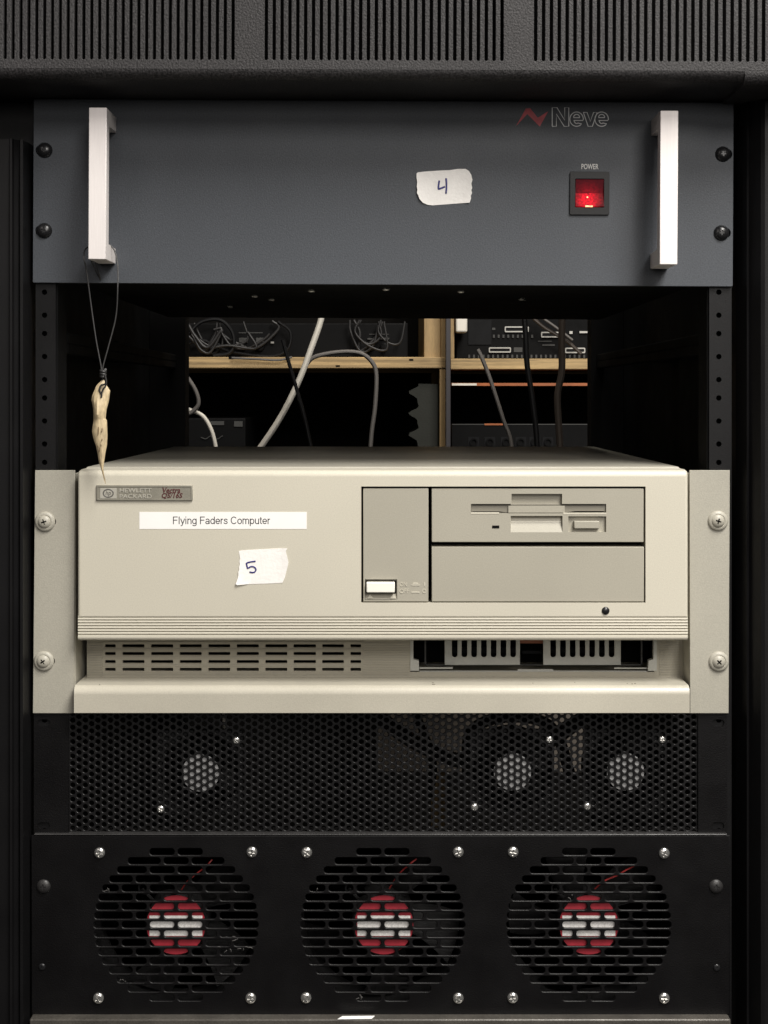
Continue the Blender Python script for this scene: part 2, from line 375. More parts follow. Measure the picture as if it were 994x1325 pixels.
# rear rails, side sheets, slide bars
for sg in (-1, 1):
    y = .60; xa = X(240 if sg < 0 else 765, y); xb = sg*.2615
    part('rear_rail', B(xa, xb, y, y+.03, Z(1410), Z(60)), 'inside', rk)
    part('side_sheet', B(sg*.262, sg*.265, .05, .64, Z(1420), Z(40)), 'inside', rk)
    for pz in (432, 446, 1010):
        part('slide_bar', B(sg*.232, sg*.240, .06, .60, Z(pz)-.0045, Z(pz)+.0035, .001, 1), 'inside', rk)
    part('slide_bracket', B(sg*.240, sg*.2615, .30, .33, Z(455), Z(420)), 'inside', rk)

# ------------------------------------------------------------------ vent hood over the rack
TH = math.radians(.32)
yh = -.066
hd = thing('vent_hood', (0, yh, Z(100, yh)), 'dark grey speckled vent hood with vertical slots across the top', 'vent hood')
slots = []; pitch = 10.17
cols = [301.2-pitch*i for i in range(40)] + [344.3+pitch*i for i in range(31)] + [693+pitch*i for i in range(40)]
for cx in cols:
    x0, x1 = X(cx-2.15, yh), X(cx+2.15, yh); r = (x1-x0)/2; zb = Z(78.3, yh); ztop = Z(-130, yh)
    slots.append([(x0, zb+r)]+[(x0+r-r*math.cos(math.radians(a)), zb+r-r*math.sin(math.radians(a))) for a in (30, 60, 90, 120, 150)]+[(x1, zb+r), (x1, ztop), (x0, ztop)])
part('slotted_face', plate(prect(-130, 1120, -160, 90, yh), slots, yh, .004, .0003), 'hood', hd, smooth=50)
R = .0075; zb = Z(102.5, yh); ztp = Z(90, yh)       # rounded nose under the slots, then the flat underside
nose = [(yh, ztp)]+[(yh+R-R*math.cos(math.radians(a)), zb+R-R*math.sin(math.radians(a))) for a in range(0, 91, 10)]+[(.03, zb), (.03, zb+.006), (yh+.010, zb+.006), (yh+.004, ztp)]
part('rounded_lower_edge', prism(nose, 'x', X(-130, yh), X(964, yh)), 'hood', hd, smooth=50)
zb2 = Z(107, yh); nose2 = [(yh, ztp)]+[(yh+R-R*math.cos(math.radians(a)), zb2+R-R*math.sin(math.radians(a))) for a in range(0, 91, 10)]+[(.03, zb2), (.03, zb2+.008), (yh+.010, zb2+.008), (yh+.004, ztp)]
part('side_foot', prism(nose2, 'x', X(964, yh)+.0001, X(1120, yh)), 'hood', hd, smooth=50)
part('inner_baffle', B(X(-130, yh), X(1120, yh), yh+.030, yh+.034, Z(90, yh), Z(-160, yh)), 'dark', hd)
hd.rotation_euler = (0, math.radians(.22), 0)

# ------------------------------------------------------------------ slate grey power unit at the top of the rack
yp = -.003
NC = (496.0, 249.5)
def n_(px, py):                                       # photo pixel -> the panel's own upright pixel
    a = -TH; dx, dy = px-NC[0], py-NC[1]
    return NC[0]+dx*math.cos(a)-dy*math.sin(a), NC[1]+dx*math.sin(a)+dy*math.cos(a)
nv = thing('rack_power_unit', PT(NC[0], NC[1], yp), 'slate grey rack power unit with two pale bar handles and red switch', 'rack unit')
pl, pr, pt_, pb = 43, 949, 130.3, 368.3
# mounting slots through the panel behind the screws
scr = [n_(58,194.5), n_(57.5,298.5), n_(935.5,199.5), n_(933.5,301.5)]
hol = []
for i, (a, b) in enumerate(scr):
    sh = -3 if i < 2 else 1
    hol.append(prrect(a-9+sh, a+13+sh-2, b-6.5, b+6.5, yp, 6.4, 5))
sw = n_(763, 250)
part('front_panel', plate(prrect(pl, pr, pt_, pb, yp, 1.5, 2), hol, yp, .003, .0003), 'slate', nv, smooth=40)
ch = bmesh.new()
part('chassis', merge(B(X(78), X(916), .002, .50, Z(361), Z(140))), 'inside', nv)
dome = phillips(.0054, .0034, 'dome', .32, .25)
finish(dome, 'blackscrew', 35)
for a, b in scr: place('rack_screw', dome, PT(a, b, yp), nv)
wash = lathe([(.0058, 0), (.0066, .0002), (.0066, .0007), (.0058, .0010), (.0030, .0010)], (0,0,0), 24)
# bar handles
def handle(px0, px1, py0, py1):
    yf = -.0375
    (a0, b0), (a1, b1) = n_(px0, py0), n_(px1, py1)
    zt_, zb_ = Z(b0, yf), Z(b1, yf); t = .0085; lg = .0105
    prof = [(yp, zt_), (yf, zt_), (yf, zb_), (yp, zb_), (yp, zb_+lg), (yf+t, zb_+lg), (yf+t, zt_-lg), (yp, zt_-lg)]
    bm = prism(prof, 'x', X(a0, yf), X(a0, yf)+(px1-px0)*S*(1+yf))
    bmesh.ops.bevel(bm, geom=[e for e in bm.edges], offset=.00045, segments=2, profile=.5, affect='EDGES')
    return part('bar_handle', bm, 'alu', nv, smooth=35)
handle(115.3, 138.3, 139, 335.5); handle(854.8, 878, 143, 342.3)
# red rocker switch
a, b = sw
me = plate(prrect(a-25.5, a+25.5, b-28, b+28, -.0045, 1.5, 2), [prrect(a-18.5, a+18.5, b-18.5, b+18.5, -.0045, .8, 2)], -.0048, .0018, .0002)
swb = part('power_switch', me, 'switch', nv, smooth=40)
wx0, wx1 = X(a-18.2, yp), X(a+18.2, yp); z0_, z1_ = Z(b+18.2, yp), Z(b-18.2, yp); zm = (z0_+z1_)/2
R_ = ROOT[nv.name]
up_m = mat('dim_red_lens', (.085, .006, .011, 1), .35, 0, .1, 400, .45, 200, spec=.3)
up_m = emission('dim_lit_red_lens', (.07, .004, .009, 1), (1, .01, .03, 1), .24, (X(a-2, yp)-R_.x, -.004-R_.y, Z(b+5, yp)-R_.z), .0135)
part('rocker_top', prism([(-.0016, z1_), (-.0044, z1_-.0004), (-.0030, zm), (-.0010, zm)], 'x', wx0, wx1), up_m, swb)
c_loc = (X(a-3, yp)-R_.x, -.004-R_.y, Z(b+9, yp)-R_.z)
lit = emission('lit_red_lens', (.05, .002, .005, 1), (1, .004, .022, 1), 1.15, c_loc, .0115)
part('rocker_bottom', prism([(-.0010, zm), (-.0030, zm), (-.0056, z0_+.0004), (-.0016, z0_)], 'x', wx0, wx1), lit, swb)
hot = emission('lamp_glint', (1, .3, .2, 1), (1, .45, .22, 1), 2.2, c_loc, .05)
gl = merge(lathe([(.0006, 0), (.0005, .0004), (0, .0005)], (X(a-3, yp), -.0038, Z(b+5.5, yp)), 10), B(X(a-6, yp), X(a+3.5, yp), -.0059, -.0052, Z(b+18.4, yp), Z(b+16.6, yp)))
part('neon_lamp', gl, hot, swb)
# printing on the panel
def ntext(t, x0, x1, y0, y1, m, **k):
    (a0, b0), (a1, b1) = n_(x0, y0), n_(x1, y1); mx_ = ((b0+b1)-(y1-y0))/2
    cy = (b0+b1)/2; hh = (y1-y0)/2
    return part('lettering', text_mesh(t, a0, a1, cy-hh, cy+hh, yp-.00005, **k), m, nv)
kq = lambda a, b: (660+a/7.1, 130+b/7.1)
def e_(cx): return [[(cx+56, 180)]+[(cx+62*math.cos(math.radians(t)), 172-66*math.sin(math.radians(t))) for t in range(-5, 322, 12)]+[(cx+24*math.cos(math.radians(t)), 176-36*math.sin(math.radians(t))) for t in range(300, 190, -12)]+[(cx-28, 184), (cx+58, 184)],
                    [(cx+28, 158)]+[(cx+28*math.cos(math.radians(t)), 156-28*math.sin(math.radians(t))) for t in range(10, 171, 16)]+[(cx-28, 158), (cx+28, 158)]]
neve = [[(388,238),(388,66),(432,66),(503,182),(503,66),(540,66),(540,238),(498,238),(426,124),(426,238),(388,238)]]+e_(612)+[[(674,110),(708,110),(738,192),(768,110),(800,110),(757,238),(718,238),(674,110)]]+e_(842)
part('lettering', ribbon([[(X(n_(*kq(*p_))[0], yp), Z(n_(*kq(*p_))[1], yp)) for p_ in l_] for l_ in neve], yp-.00004, .00062, .0001), 'white_line', nv)
ntext('POWER', 752.5, 774.5, 212, 219, 'white_print', th=.00008, bold=.012)
lg = [(668,163),(680.5,140.5),(686,140),(696,152.5),(709.5,144),(698.5,163.8),(682.5,147.5)]
part('logo_mark', prism([(X(n_(*q)[0], yp), Z(n_(*q)[1], yp)) for q in lg], 'y', yp-.0001, yp+.0005), 'logo_red', nv)
# bolts under the chassis
bolt = lathe([(.0030, 0), (.0030, .0012), (.0022, .0020), (0, .0022)], (0,0,0), 12)
bme = bpy.data.meshes.new('bolt'); bolt.to_mesh(bme); bolt.free(); finish(bme, 'chrome', 40)
for px, py, y in ((389, 373, .02), (404, 384.5, .10), (500, 381.5, .08), (597, 386, .10), (609, 373.5, .02), (330, 392, .16), (676, 394, .18), (298, 408, .30), (352, 397, .2)):
    place('bolt', bme, (X(px, y), y, Z(361)-.0002), nv, rot=(math.radians(90), 0, 0))
nv.rotation_euler = (0, TH, 0)

# ------------------------------------------------------------------ beige rack tray with flanges
ty = thing('rack_tray', (0, 0, Z(923)), 'beige steel rack tray with screwed flanges and front lip under the computer', 'rack tray')
yl = -.003
for px0, px1, b0, b1 in ((45.5, 97, 42.5, 95.5), (892.5, 944.5, 893, 943)):
    pts = [(X(px0, yl), Z(608.5, yl)), (X(px1, yl), Z(608.5, yl)), (X(b1, yl), Z(923, yl)), (X(b0, yl), Z(923, yl))]
    left = px0 < 500
    sx = [58.5, 57] if left else [929, 930]; sy = [675, 855.5] if left else [674, 856]
    holes = [prrect(a-4, a+14, b-5.5, b+5.5, yl, 5.4, 4) if left else prrect(a-12, a+5, b-5.5, b+5.5, yl, 5.4, 4) for a, b in zip(sx, sy)]
    part('flange', plate(pts, holes, yl, .0022, .0003), 'beige_steel', ty, smooth=40)
    xi = X(px1, yl)-.0022 if left else X(px0, yl)
    part('side_wall', B(xi+.0001, xi+.0021, yl+.0023, .40, Z(922, yl), Z(613, yl), .0003, 1), 'beige_steel', ty)
wme0 = lathe([(.0068, -.0003), (.0070, .0003), (.0066, .0012), (.0056, .0018), (.0048, .0019), (.0040, .0012), (0, .0010)], (0,0,0), 28)
wme = bpy.data.meshes.new('washer'); wme0.to_mesh(wme); wme0.free(); finish(wme, 'beige_steel', 40)
sc = phillips(.0047, .0026, 'dome', .42, .75); finish(sc, 'beige_steel', 35)
crossm = merge(B(-.0019, .0019, -.0010, -.0006, -.0005, .0005), B(-.0005, .0005, -.0010, -.0006, -.0019, .0019))
cme = bpy.data.meshes.new('cross_recess'); crossm.to_mesh(cme); crossm.free(); finish(cme, 'dark', 0)
for i, (a, b) in enumerate(((58.5, 675), (57, 855.5), (929, 674), (930, 856))):
    wo = place('cup_washer', wme, PT(a, b, yl), ty)
    p_ = Vector(PT(a-.5, b, yl)); p_.y -= .0012
    so = place('rack_screw', sc, p_, ty, rot=(0, random.uniform(-.9, .9), 0))
    place('cross_recess', cme, p_, ty, rot=(0, so.rotation_euler[1], 0))
yfl = -.014
r_ = .0055; zt_ = Z(888, yfl); zt_dirt = zt_
prof = [(.30, zt_), (.30, zt_-.002), (yfl+.003, zt_-.002), (yfl+.003, Z(922.5, yfl)), (yfl, Z(922.5, yfl))] + [(yfl+r_-r_*math.cos(math.radians(a)), zt_-r_+r_*math.sin(math.radians(a))) for a in range(0, 91, 9)]
lipbm = prism(prof, 'x', X(95.8, yfl), X(892.6, yfl))
part('front_lip', lipbm, 'beige_lip', ty, smooth=35)

# ------------------------------------------------------------------ desktop computer
yb = -.012
pc = thing('desktop_computer', (0, yb, zt_), 'beige desktop computer with floppy drive lying on the rack tray', 'computer')
xl, xr = X(100.5, yb), X(890.5, yb); zT, zB = Z(608.5, yb), Z(797, yb)
# front bezel: rounded top and sides, a window for the drive bay
bz = B(xl, xr, yb, .018, zB-.020, zT)
bmesh.ops.bevel(bz, geom=[e for e in bz.edges if (abs(e.verts[0].co.z-zT) < 1e-6 and abs(e.verts[1].co.z-zT) < 1e-6 and abs(e.verts[0].co.y-yb) < 1e-6 and abs(e.verts[1].co.y-yb) < 1e-6)], offset=.0042, segments=6, profile=.5, affect='EDGES')
ed = [e for e in bz.edges if abs(abs(e.verts[0].co.x)-abs(e.verts[1].co.x)) < 1e-6 and e.verts[0].co.x*e.verts[1].co.x > 0 and max(e.verts[0].co.y, e.verts[1].co.y) < -.003 and (abs(e.verts[0].co.x-xl) < 1e-6 or abs(e.verts[0].co.x-xr) < 1e-6)]
bmesh.ops.bevel(bz, geom=ed, offset=.0018, segments=4, profile=.5, affect='EDGES')
me = boolean(bz, [PB(467.5, 835.5, 629.5, 780, yb, .030).copy() if False else B(X(467.5, yb), X(835.5, yb), yb-.01, .010, Z(780, yb), Z(629.5, yb)),
                  B(xl-.01, xr+.01, yb-.01, .03, zB-.03, zB)])
part('front_bezel', me, 'beige', pc, smooth=35)
part('bay_back', B(X(467, yb), X(836, yb), .0085, .0098, Z(781, yb), Z(629, yb)), 'dark', pc)
# ribbed band and rolled edge along the bottom of the bezel
prof = [(.015, zB-.00005)]; prof.append((yb, zB-.00005))
gy = [798.6+3.72*i for i in range(7)]
for g in gy:
    prof += [(yb, Z(g-.9, yb)), (yb+.0013, Z(g-.55, yb)), (yb+.0013, Z(g+.55, yb)), (yb+.0002, Z(g+.9, yb))]
ze = Z(829, yb); rr = .0024
prof += [(yb+rr-rr*math.cos(math.radians(a)), ze+rr-rr*math.sin(math.radians(a))) for a in range(0, 91, 15)]
prof += [(.015, ze)]
part('ribbed_band', prism(prof, 'x', xl+.0002, xr-.0002), 'beige', pc, smooth=25)
# cover
cv = B(X(104), X(887), .0182, .43, Z(885), Z(605.2), 0)
bmesh.ops.bevel(cv, geom=[e for e in cv.edges if min(e.verts[0].co.z, e.verts[1].co.z) > Z(606)], offset=.0022, segments=3, profile=.5, affect='EDGES')
part('cover', boolean(cv, [B(X(100), X(890), .01, .16, Z(900), Z(826))]), 'beige_steel', pc, smooth=35)
# bay faces
yd = -.0112
pwp = PB(470, 554.5, 632, 778.5, yd, .006, .0004, 2)
me = boolean(pwp, [B(X(472.5, yd), X(514, yd), yd-.01, yd+.0035, Z(776, yd), Z(749.5, yd))])
pp = part('switch_panel', me, 'beige_trim', pc, smooth=30)
rs = prism([(yd+.0034, Z(750, yd)), (yd+.0034, Z(775, yd)), (yd+.0006, Z(775.6, yd)), (yd+.0030, Z(768, yd))], 'x', X(472.8, yd), X(513.8, yd))
part('recess_ramp', rs, 'beige_trim', pp)
part('power_button_gap', B(X(473, yd), X(512.6, yd), yd+.0022, yd+.0036, Z(768.2, yd), Z(752, yd)), 'dark', pp)
part('power_button', PB(474.2, 511, 753.6, 767, -.0142, .0, .0007, 3), 'white_button', pp, smooth=35)
for px in (479, 508.5):
    part('guide_rib', prism([(X(px-4, yd), Z(774.5, yd)), (X(px+4, yd), Z(774.5, yd)), (X(px, yd), Z(769, yd))], 'y', yd+.0001, yd+.003), 'beige', pp)
for t, x0, x1, a0, a1 in (('ON', 517.5, 526.5, 753.3, 758.8), ('OFF', 517, 529.5, 762, 767.6), ('I', 549, 550.2, 753.3, 758.8), ('O', 546.5, 551.5, 762, 767.6)):
    part('embossed_lettering', text_mesh(t, x0, x1, a0, a1, yd, th=.0003), 'beige', pp)
for y_, h_ in ((757.2, 1.0), (766.5, 1.0)):
    part('embossed_symbol', PB(532.5, 543, y_-h_, y_+.6, yd-.0003, yd+.001), 'beige', pp)
part('embossed_symbol', prism([(X(533.5, yd), Z(755.6, yd)), (X(542, yd), Z(755.6, yd)), (X(540, yd), Z(753.8, yd)), (X(535.5, yd), Z(753.8, yd))], 'y', yd-.0003, yd+.001), 'beige', pp)
# floppy drive
fd = PB(558.8, 833, 632.2, 701.5, yd, .006, .0004, 2)
cuts = [B(X(662, yd), X(727.5, yd), yd-.01, yd+.0040, Z(652.3, yd), Z(639, yd)),
        B(X(609.5, yd), X(784.5, yd), yd-.01, yd+.0030, Z(664.2, yd), Z(652, yd)),
        B(X(735.5, yd), X(784.5, yd), yd-.01, yd+.0028, Z(688.5, yd), Z(668, yd))]
lowc = prism([(yd-.01, Z(667.5, yd)), (yd+.0052, Z(667.5, yd)), (yd-.0002, Z(689.5, yd)), (yd-.01, Z(689.5, yd))], 'x', X(661, yd), X(728, yd))
fl = part('floppy_drive', boolean(fd, cuts+[lowc]), 'beige_trim', pc, smooth=30)
part('disk_slot', B(X(612, yd), X(782, yd), yd+.0024, yd+.0029, Z(663.2, yd), Z(653.5, yd)), M['dark'], fl)
part('slot_flap', merge(prism([(X(610, yd), Z(654.2, yd)), (X(784, yd), Z(654.2, yd)), (X(784, yd), Z(661.5, yd)), (X(745, yd), Z(661.5, yd)), (X(727, yd), Z(663.8, yd)), (X(661, yd), Z(663.8, yd)), (X(645, yd), Z(661.8, yd)), (X(610, yd), Z(661.8, yd))], 'y', yd+.0016, yd+.0023)), mat('dim_flap_plastic', (.20, .185, .15, 1), .5, 0, .05), fl)
part('slot_ledge', merge(B(X(658, yd), X(731, yd), yd+.0003, yd+.0022, Z(663.4, yd), Z(654.6, yd))), 'beige_trim', fl)
for a_ in ((609.5, 646, 662.8, 665), (729, 784.5, 663.4, 665.6)): part('slot_lip', PB(*a_, yd-.0002, yd+.001, 0), 'beige', fl)
part('finger_scoop', prism([(yd+.0042, Z(667.4, yd)), (yd+.0050, Z(667.6, yd)), (yd+.0002, Z(689, yd)), (yd+.0012, Z(689.4, yd)), (yd+.0055, Z(689.4, yd)), (yd+.0056, Z(667.4, yd))][1:3]+[(yd+.0006, Z(689.4, yd)), (yd+.0056, Z(689.4, yd)), (yd+.0056, Z(667.6, yd))], 'x', X(661.5, yd), X(727.5, yd)), 'beige', fl)
part('eject_button', PB(743, 776, 674.2, 684.2, -.0122, .0, .0006, 3), 'beige_trim', fl, smooth=35)
part('activity_light', PB(637, 646.2, 680, 683.6, yd-.0003, yd+.001, .0001, 1), 'dark', fl)
part('blank_bay_cover', PB(558.8, 833.5, 707.6, 778.5, yd, .006, .0004, 2), 'beige_trim', pc, smooth=30)
led = lathe([(.0027, -.0004), (.0027, .0003), (.0022, .0009), (.0012, .0013), (0, .0014)], PT(783.7, 790.3, yb), 20)
part('indicator_light', led, 'blackscrew', pc, smooth=40)
# maker's badge
bd = part('maker_badge', PB(124.5, 249.3, 627.8, 648, yb-.0011, yb+.001, .0004, 2), 'badge', pc, smooth=30)
ybd = yb-.0011
part('badge_rim', plate(prrect(125.3, 248.6, 628.5, 647.3, ybd, 2, 3), [prrect(127, 247, 630.2, 645.6, ybd, 1.2, 3)], ybd-.0003, .0004), 'badge', bd)
part('badge_emblem', PB(129.5, 151, 631.6, 645.2, ybd-.0003, ybd+.001, .0001, 1), 'badge_light', bd)
ye = ybd-.0003; ec = PT(140.2, 638.3, ye)
ringp = [(ec[0]+6.3*S*math.cos(t*math.pi/12), ye, ec[2]+5.0*S*math.sin(t*math.pi/12)) for t in range(25)]
part('emblem_ring', tube(ringp, .00045, 6, 1, False, .4), 'dark_ink', bd)
part('embossed_lettering', text_mesh('hp', 136.8, 143.8, 634.8, 642.2, ye, th=.0002, shear=.25), 'dark_ink', bd)
part('embossed_lettering', text_mesh('HEWLETT', 155, 196.5, 631.8, 637.3, ybd, th=.00035, bold=.01), 'badge_light', bd)
part('embossed_lettering', text_mesh('PACKARD', 155, 196.5, 639.4, 645, ybd, th=.00035, bold=.01), 'badge_light', bd)
part('model_lettering', text_mesh('Vectra', 210.5, 233.5, 630.6, 638, ybd, th=.0003, shear=.2, bold=.018), 'dark_red', bd)
part('model_lettering', text_mesh('QS/16S', 209.5, 236.5, 637.8, 645.4, ybd, th=.0003, shear=.2, bold=.018), 'dark_red', bd)
# lower grille, set back under the bezel
yg = .020
vx = [(136,149.7),(158.5,187),(195.6,224.2),(232.6,261),(269.7,298),(306.4,335),(343.5,371.8),(380,408.8),(417,445),(453.6,467.3)]
vy = [835.8, 845.8, 856.2, 866.2]
hol = [prrect(a, b_, c-2.1, c+2.1, yg, .6, 1) for a, b_ in vx for c in vy]
lgp = part('lower_grille', plate(prect(112.5, 531, 818, 880, yg), hol, yg, .003), 'vent', pc)
ribs = bmesh.new()
for i in range(15):
    cz = 833.2+3.2*i
    for (a, b_) in ((113, 133), (470, 530)):
        box(ribs, X(a, yg), X(b_, yg), yg-.0006, yg+.0002, Z(cz+.9, yg), Z(cz-.9, yg))
for cz in (831.2, 840.8, 851, 861.2, 871, 875, 878):
    box(ribs, X(133.5, yg), X(469.5, yg), yg-.0006, yg+.0002, Z(cz+.9, yg), Z(cz-.9, yg))
part('grille_ribs', ribs, 'vent', lgp)
part('grille_backing', B(X(113, yg), X(880, yg), .075, .077, Z(882, yg), Z(815, yg)), 'dark', pc)
rg = part('lower_right_panel', plate(prect(846.5, 884, 815, 880, yg), [], yg, .003), 'vent', pc)
ribs = bmesh.new()
for i in range(15):
    cz = 833.2+3.2*i; box(ribs, X(853, yg), X(880, yg), yg-.0006, yg+.0002, Z(cz+.9, yg), Z(cz-.9, yg))
part('grille_ribs', ribs, 'vent', rg)
part('lower_rail', PB(530.5, 847, 869.5, 880, yg, yg+.003), 'vent', pc)
part('lower_rail_lip', PB(113, 884, 876.5, 880.5, yg-.0012, yg-.0001, .0003, 1), 'vent', pc)
# expansion cage in the open bay
yc = .030
cg = thing('x', (0,0,0), 'x', 'x') if False else pc
for a0, a1, first in ((575.5, 673, 588.5), (703, 803.5, 716)):
    hs = [prrect(first+12.6*i-3.6, first+12.6*i+3.6, 826, 850.5, yc, 3.4, 5) for i in range(7)]
    part('slotted_bracket', plate(prect(a0, a1, 812, 860.5, yc), hs, yc, .0012, .0002), 'grey_steel', pc, smooth=40)
for a0, a1 in ((533, 543), (838, 848.5)):
    lft = a0 < 600
    pts = [(a0, 815), (a0+2.2 if lft else a1-2.2, 815), (a0+2.2 if lft else a1-2.2, 853), (a1 if lft else a0, 855), (a1 if lft else a0, 868), (a0 if lft else a1, 868)]
    if lft: pts = [(533,815),(535,815),(535,853),(542,855),(542.5,868),(531,868),(531,815)]
    else: pts = [(849.5,815),(846,815),(845.5,853),(839.5,855),(838.5,868),(850,868),(850,815)]
    part('cage_ear', prism([(X(p, yg-.001), Z(q, yg-.001)) for p, q in pts], 'y', yg-.001, yg+.004), 'grey_steel', pc)
part('cage_frame', merge(PB(549.5, 551.5, 815, 861, yc+.002, yc+.004), PB(829.5, 831.3, 815, 861, yc+.002, yc+.004), PB(549.5, 831.3, 859.8, 861, yc+.002, yc+.004)), 'knob', pc)
part('cage_rail', merge(PB(543, 586, 863.6, 865.4, yg+.002, yg+.004), PB(670, 716, 866.2, 868, yg+.002, yg+.004), PB(795, 838, 864, 865.4, yg+.002, yg+.004), PB(543, 838, 868.2, 869.3, yg+.001, yg+.004)), 'grey_steel', pc)
part('circuit_board', merge(PB(672, 704, 826, 832.5, yc+.012, yc+.014)), mat('copper_brown_board', (.34, .12, .06, 1), .6), pc)
part('drive_edge', merge(PB(676, 702, 842, 846, yc+.012, yc+.016), PB(580, 672, 838, 845, yc+.02, yc+.024), PB(706, 800, 838, 845, yc+.02, yc+.024)), 'device2', pc)

# ------------------------------------------------------------------ labels stuck on the fronts
def sheet(name, pts, yface, bow, label, cat, m, lift):
    """torn piece of paper: outline in photo pixels, slightly lifted and curled by bow(u, v)"""
    cx = sum(p[0] for p in pts)/len(pts); cy = sum(p[1] for p in pts)/len(pts)
    bm = bmesh.new(); fr = []; N_ = 5
    x0 = min(p[0] for p in pts); x1 = max(p[0] for p in pts); y0 = min(p[1] for p in pts); y1 = max(p[1] for p in pts)
    def v3(p, off):
        u = (p[0]-x0)/(x1-x0); v = (p[1]-y0)/(y1-y0)
        return bm.verts.new((X(p[0], yface), yface-lift-bow(u, v)+off, Z(p[1], yface)))
    for off in (0, .00018):
        rings = []
        for k in range(N_, 0, -1):
            rings.append([v3((cx+(p[0]-cx)*k/N_, cy+(p[1]-cy)*k/N_), off) for p in pts])
        c = v3((cx, cy), off); n = len(pts)
        for a, b in zip(rings, rings[1:]):
            for i in range(n): bm.faces.new((a[i], a[(i+1)%n], b[(i+1)%n], b[i]))
        for i in range(n): bm.faces.new((rings[-1][i], rings[-1][(i+1)%n], c))
        fr.append(rings[0])
    n = len(pts)
    for i in range(n): bm.faces.new((fr[0][i], fr[0][(i+1)%n], fr[1][(i+1)%n], fr[1][i]))
    t = thing(name, (X(cx, yface), yface, Z(y1, yface)), label, cat)
    part('paper', bm, m, t, smooth=60); return t
def stroke(t, pts, y, r=.00062, m='blue_ink', k=6):
    part('pen_stroke', tube([(X(a, y), y, Z(b, y)) for a, b in pts], r, 7, k, True, .35), m, t)
q = lambda a, b: (520+a/9.036, 205+b/9.036)
out4 = [q(172,182),q(185,165),q(240,158),(556,221.6),(571,220.6),q(560,138),q(650,124),q(745,124),q(785,150),q(810,195),q(824,255),q(812,300),q(822,350),q(812,372),q(820,410),q(805,440),q(808,470),q(793,520),q(700,524),q(580,532),q(480,540),q(360,550),q(300,543),q(245,520),q(205,475),q(190,430),q(176,408),q(182,370),q(174,330),q(180,280),q(172,230)]
bow4 = lambda u, v: .0026*max(0, 1-u/.35)**2*(.25+.75*v)+.0016*max(0, (u-.72)/.28)**2
t4 = sheet('tape_label', out4, yp, bow4, 'torn white tape numbered 4 on the slate grey panel', 'tape label', 'tape', .0003)
yk = yp-.00055
stroke(t4, [q(438,258),q(432,300),q(428,350),q(436,356),q(470,345),q(505,330)], yk)
stroke(t4, [q(518,232),q(522,290),q(522,350),q(517,412)], yk)
q5 = lambda a, b: (295+a/11.04, 700+b/11.04)
out5 = [q5(158,145),q5(200,133),q5(400,122),q5(600,112),q5(760,104),q5(850,104),q5(838,128),q5(826,140),q5(842,200),q5(866,300),q5(856,360),q5(835,440),q5(815,520),q5(780,596),q5(700,602),q5(500,610),q5(300,616),q5(135,628),q5(113,612),q5(128,570),q5(146,520),q5(152,480),q5(150,440),q5(162,410),q5(160,370),q5(172,330),q5(166,290),q5(176,250),q5(168,210)]
bow5 = lambda u, v: .0014*max(0, 1-u/.3)**2*v**2+.0005*max(0, (u-.8)/.2)**2
t5 = sheet('tape_label', out5, yb, bow5, 'torn white tape numbered 5 on the beige computer front', 'tape label', 'tape', .0002)
yk = yb-.00045
stroke(t5, [q5(396,290),q5(350,294),q5(300,304),q5(268,312)], yk, .0005)
stroke(t5, [q5(264,312),q5(272,350),q5(284,388),q5(330,366),q5(375,372),q5(400,405),q5(385,440),q5(350,450),q5(308,440)], yk, .0005)
ls = thing('name_label', PT(288.5, 684.5, yb), 'white printed strip reading Flying Faders Computer on the computer', 'label')
part('paper', PB(180.5, 397, 662.5, 684.5, yb-.00018, yb-.00004), 'paper', ls)
part('lettering', stroke_text('Flying Faders Computer', 223.5, 350, 668.4, 678.2, yb-.00018), 'black_ink', ls)

# ------------------------------------------------------------------ perforated panel with three small fans behind it
ym = .0012
mp_ = thing('perforated_panel', (0, ym, Z(1079)), 'black hexagon perforated vent panel below the beige tray', 'vent panel')
bm = bmesh.new(); cp, rpx = 8.12, 9.32
for i in range(103):
    for j in range(19):
        cx = 86+cp*i; cy = 918+rpx*j+(rpx/2 if i % 2 else 0)
        if cx > 907 or cy > 1083: continue
        Rx = cp*2/3; hz_ = rpx/2; rh = 3.2
        cor = [(Rx,0),(Rx/2,-hz_),(-Rx/2,-hz_),(-Rx,0),(-Rx/2,hz_),(Rx/2,hz_)]
        ol = []
        for k in range(6):
            a, b = cor[k], cor[(k+1)%6]; ol += [a, ((a[0]+b[0])/2, (a[1]+b[1])/2)]
        il = [(rh*math.cos(-math.pi*k/6), rh*math.sin(-math.pi*k/6)) for k in range(12)]
        ov = [bm.verts.new((X(cx+a, ym), ym, Z(cy+b, ym))) for a, b in ol]
        iv = [bm.verts.new((X(cx+a*1.17, ym), ym, Z(cy+b*1.17, ym))) for a, b in il]
        bv = [bm.verts.new((X(cx+a, ym), ym+.0005, Z(cy+b, ym))) for a, b in il]
        cv_ = [bm.verts.new((X(cx+a*.97, ym), ym+.0014, Z(cy+b*.97, ym))) for a, b in il]
        for k in range(12):
            m_ = (k+1) % 12
            bm.faces.new((ov[k], ov[m_], iv[m_], iv[k])); bm.faces.new((iv[k], iv[m_], bv[m_], bv[k])); bm.faces.new((bv[k], bv[m_], cv_[m_], cv_[k]))
bmesh.ops.remove_doubles(bm, verts=bm.verts, dist=1e-6)
part('perforated_sheet', bm, 'mesh', mp_, smooth=70)
for a0, a1 in ((44, 89), (903.5, 941)):
    c = 57 if a0 < 500 else 929
    hs = [prrect(c-8, c+8, h-4.5, h+4.5, 0, 4.4, 4) for h in (935, 1068)]
    part('end_flange', plate(prect(a0, a1, 922, 1079.5, -.0005), hs, -.0008, .0018), 'panelblack', mp_)
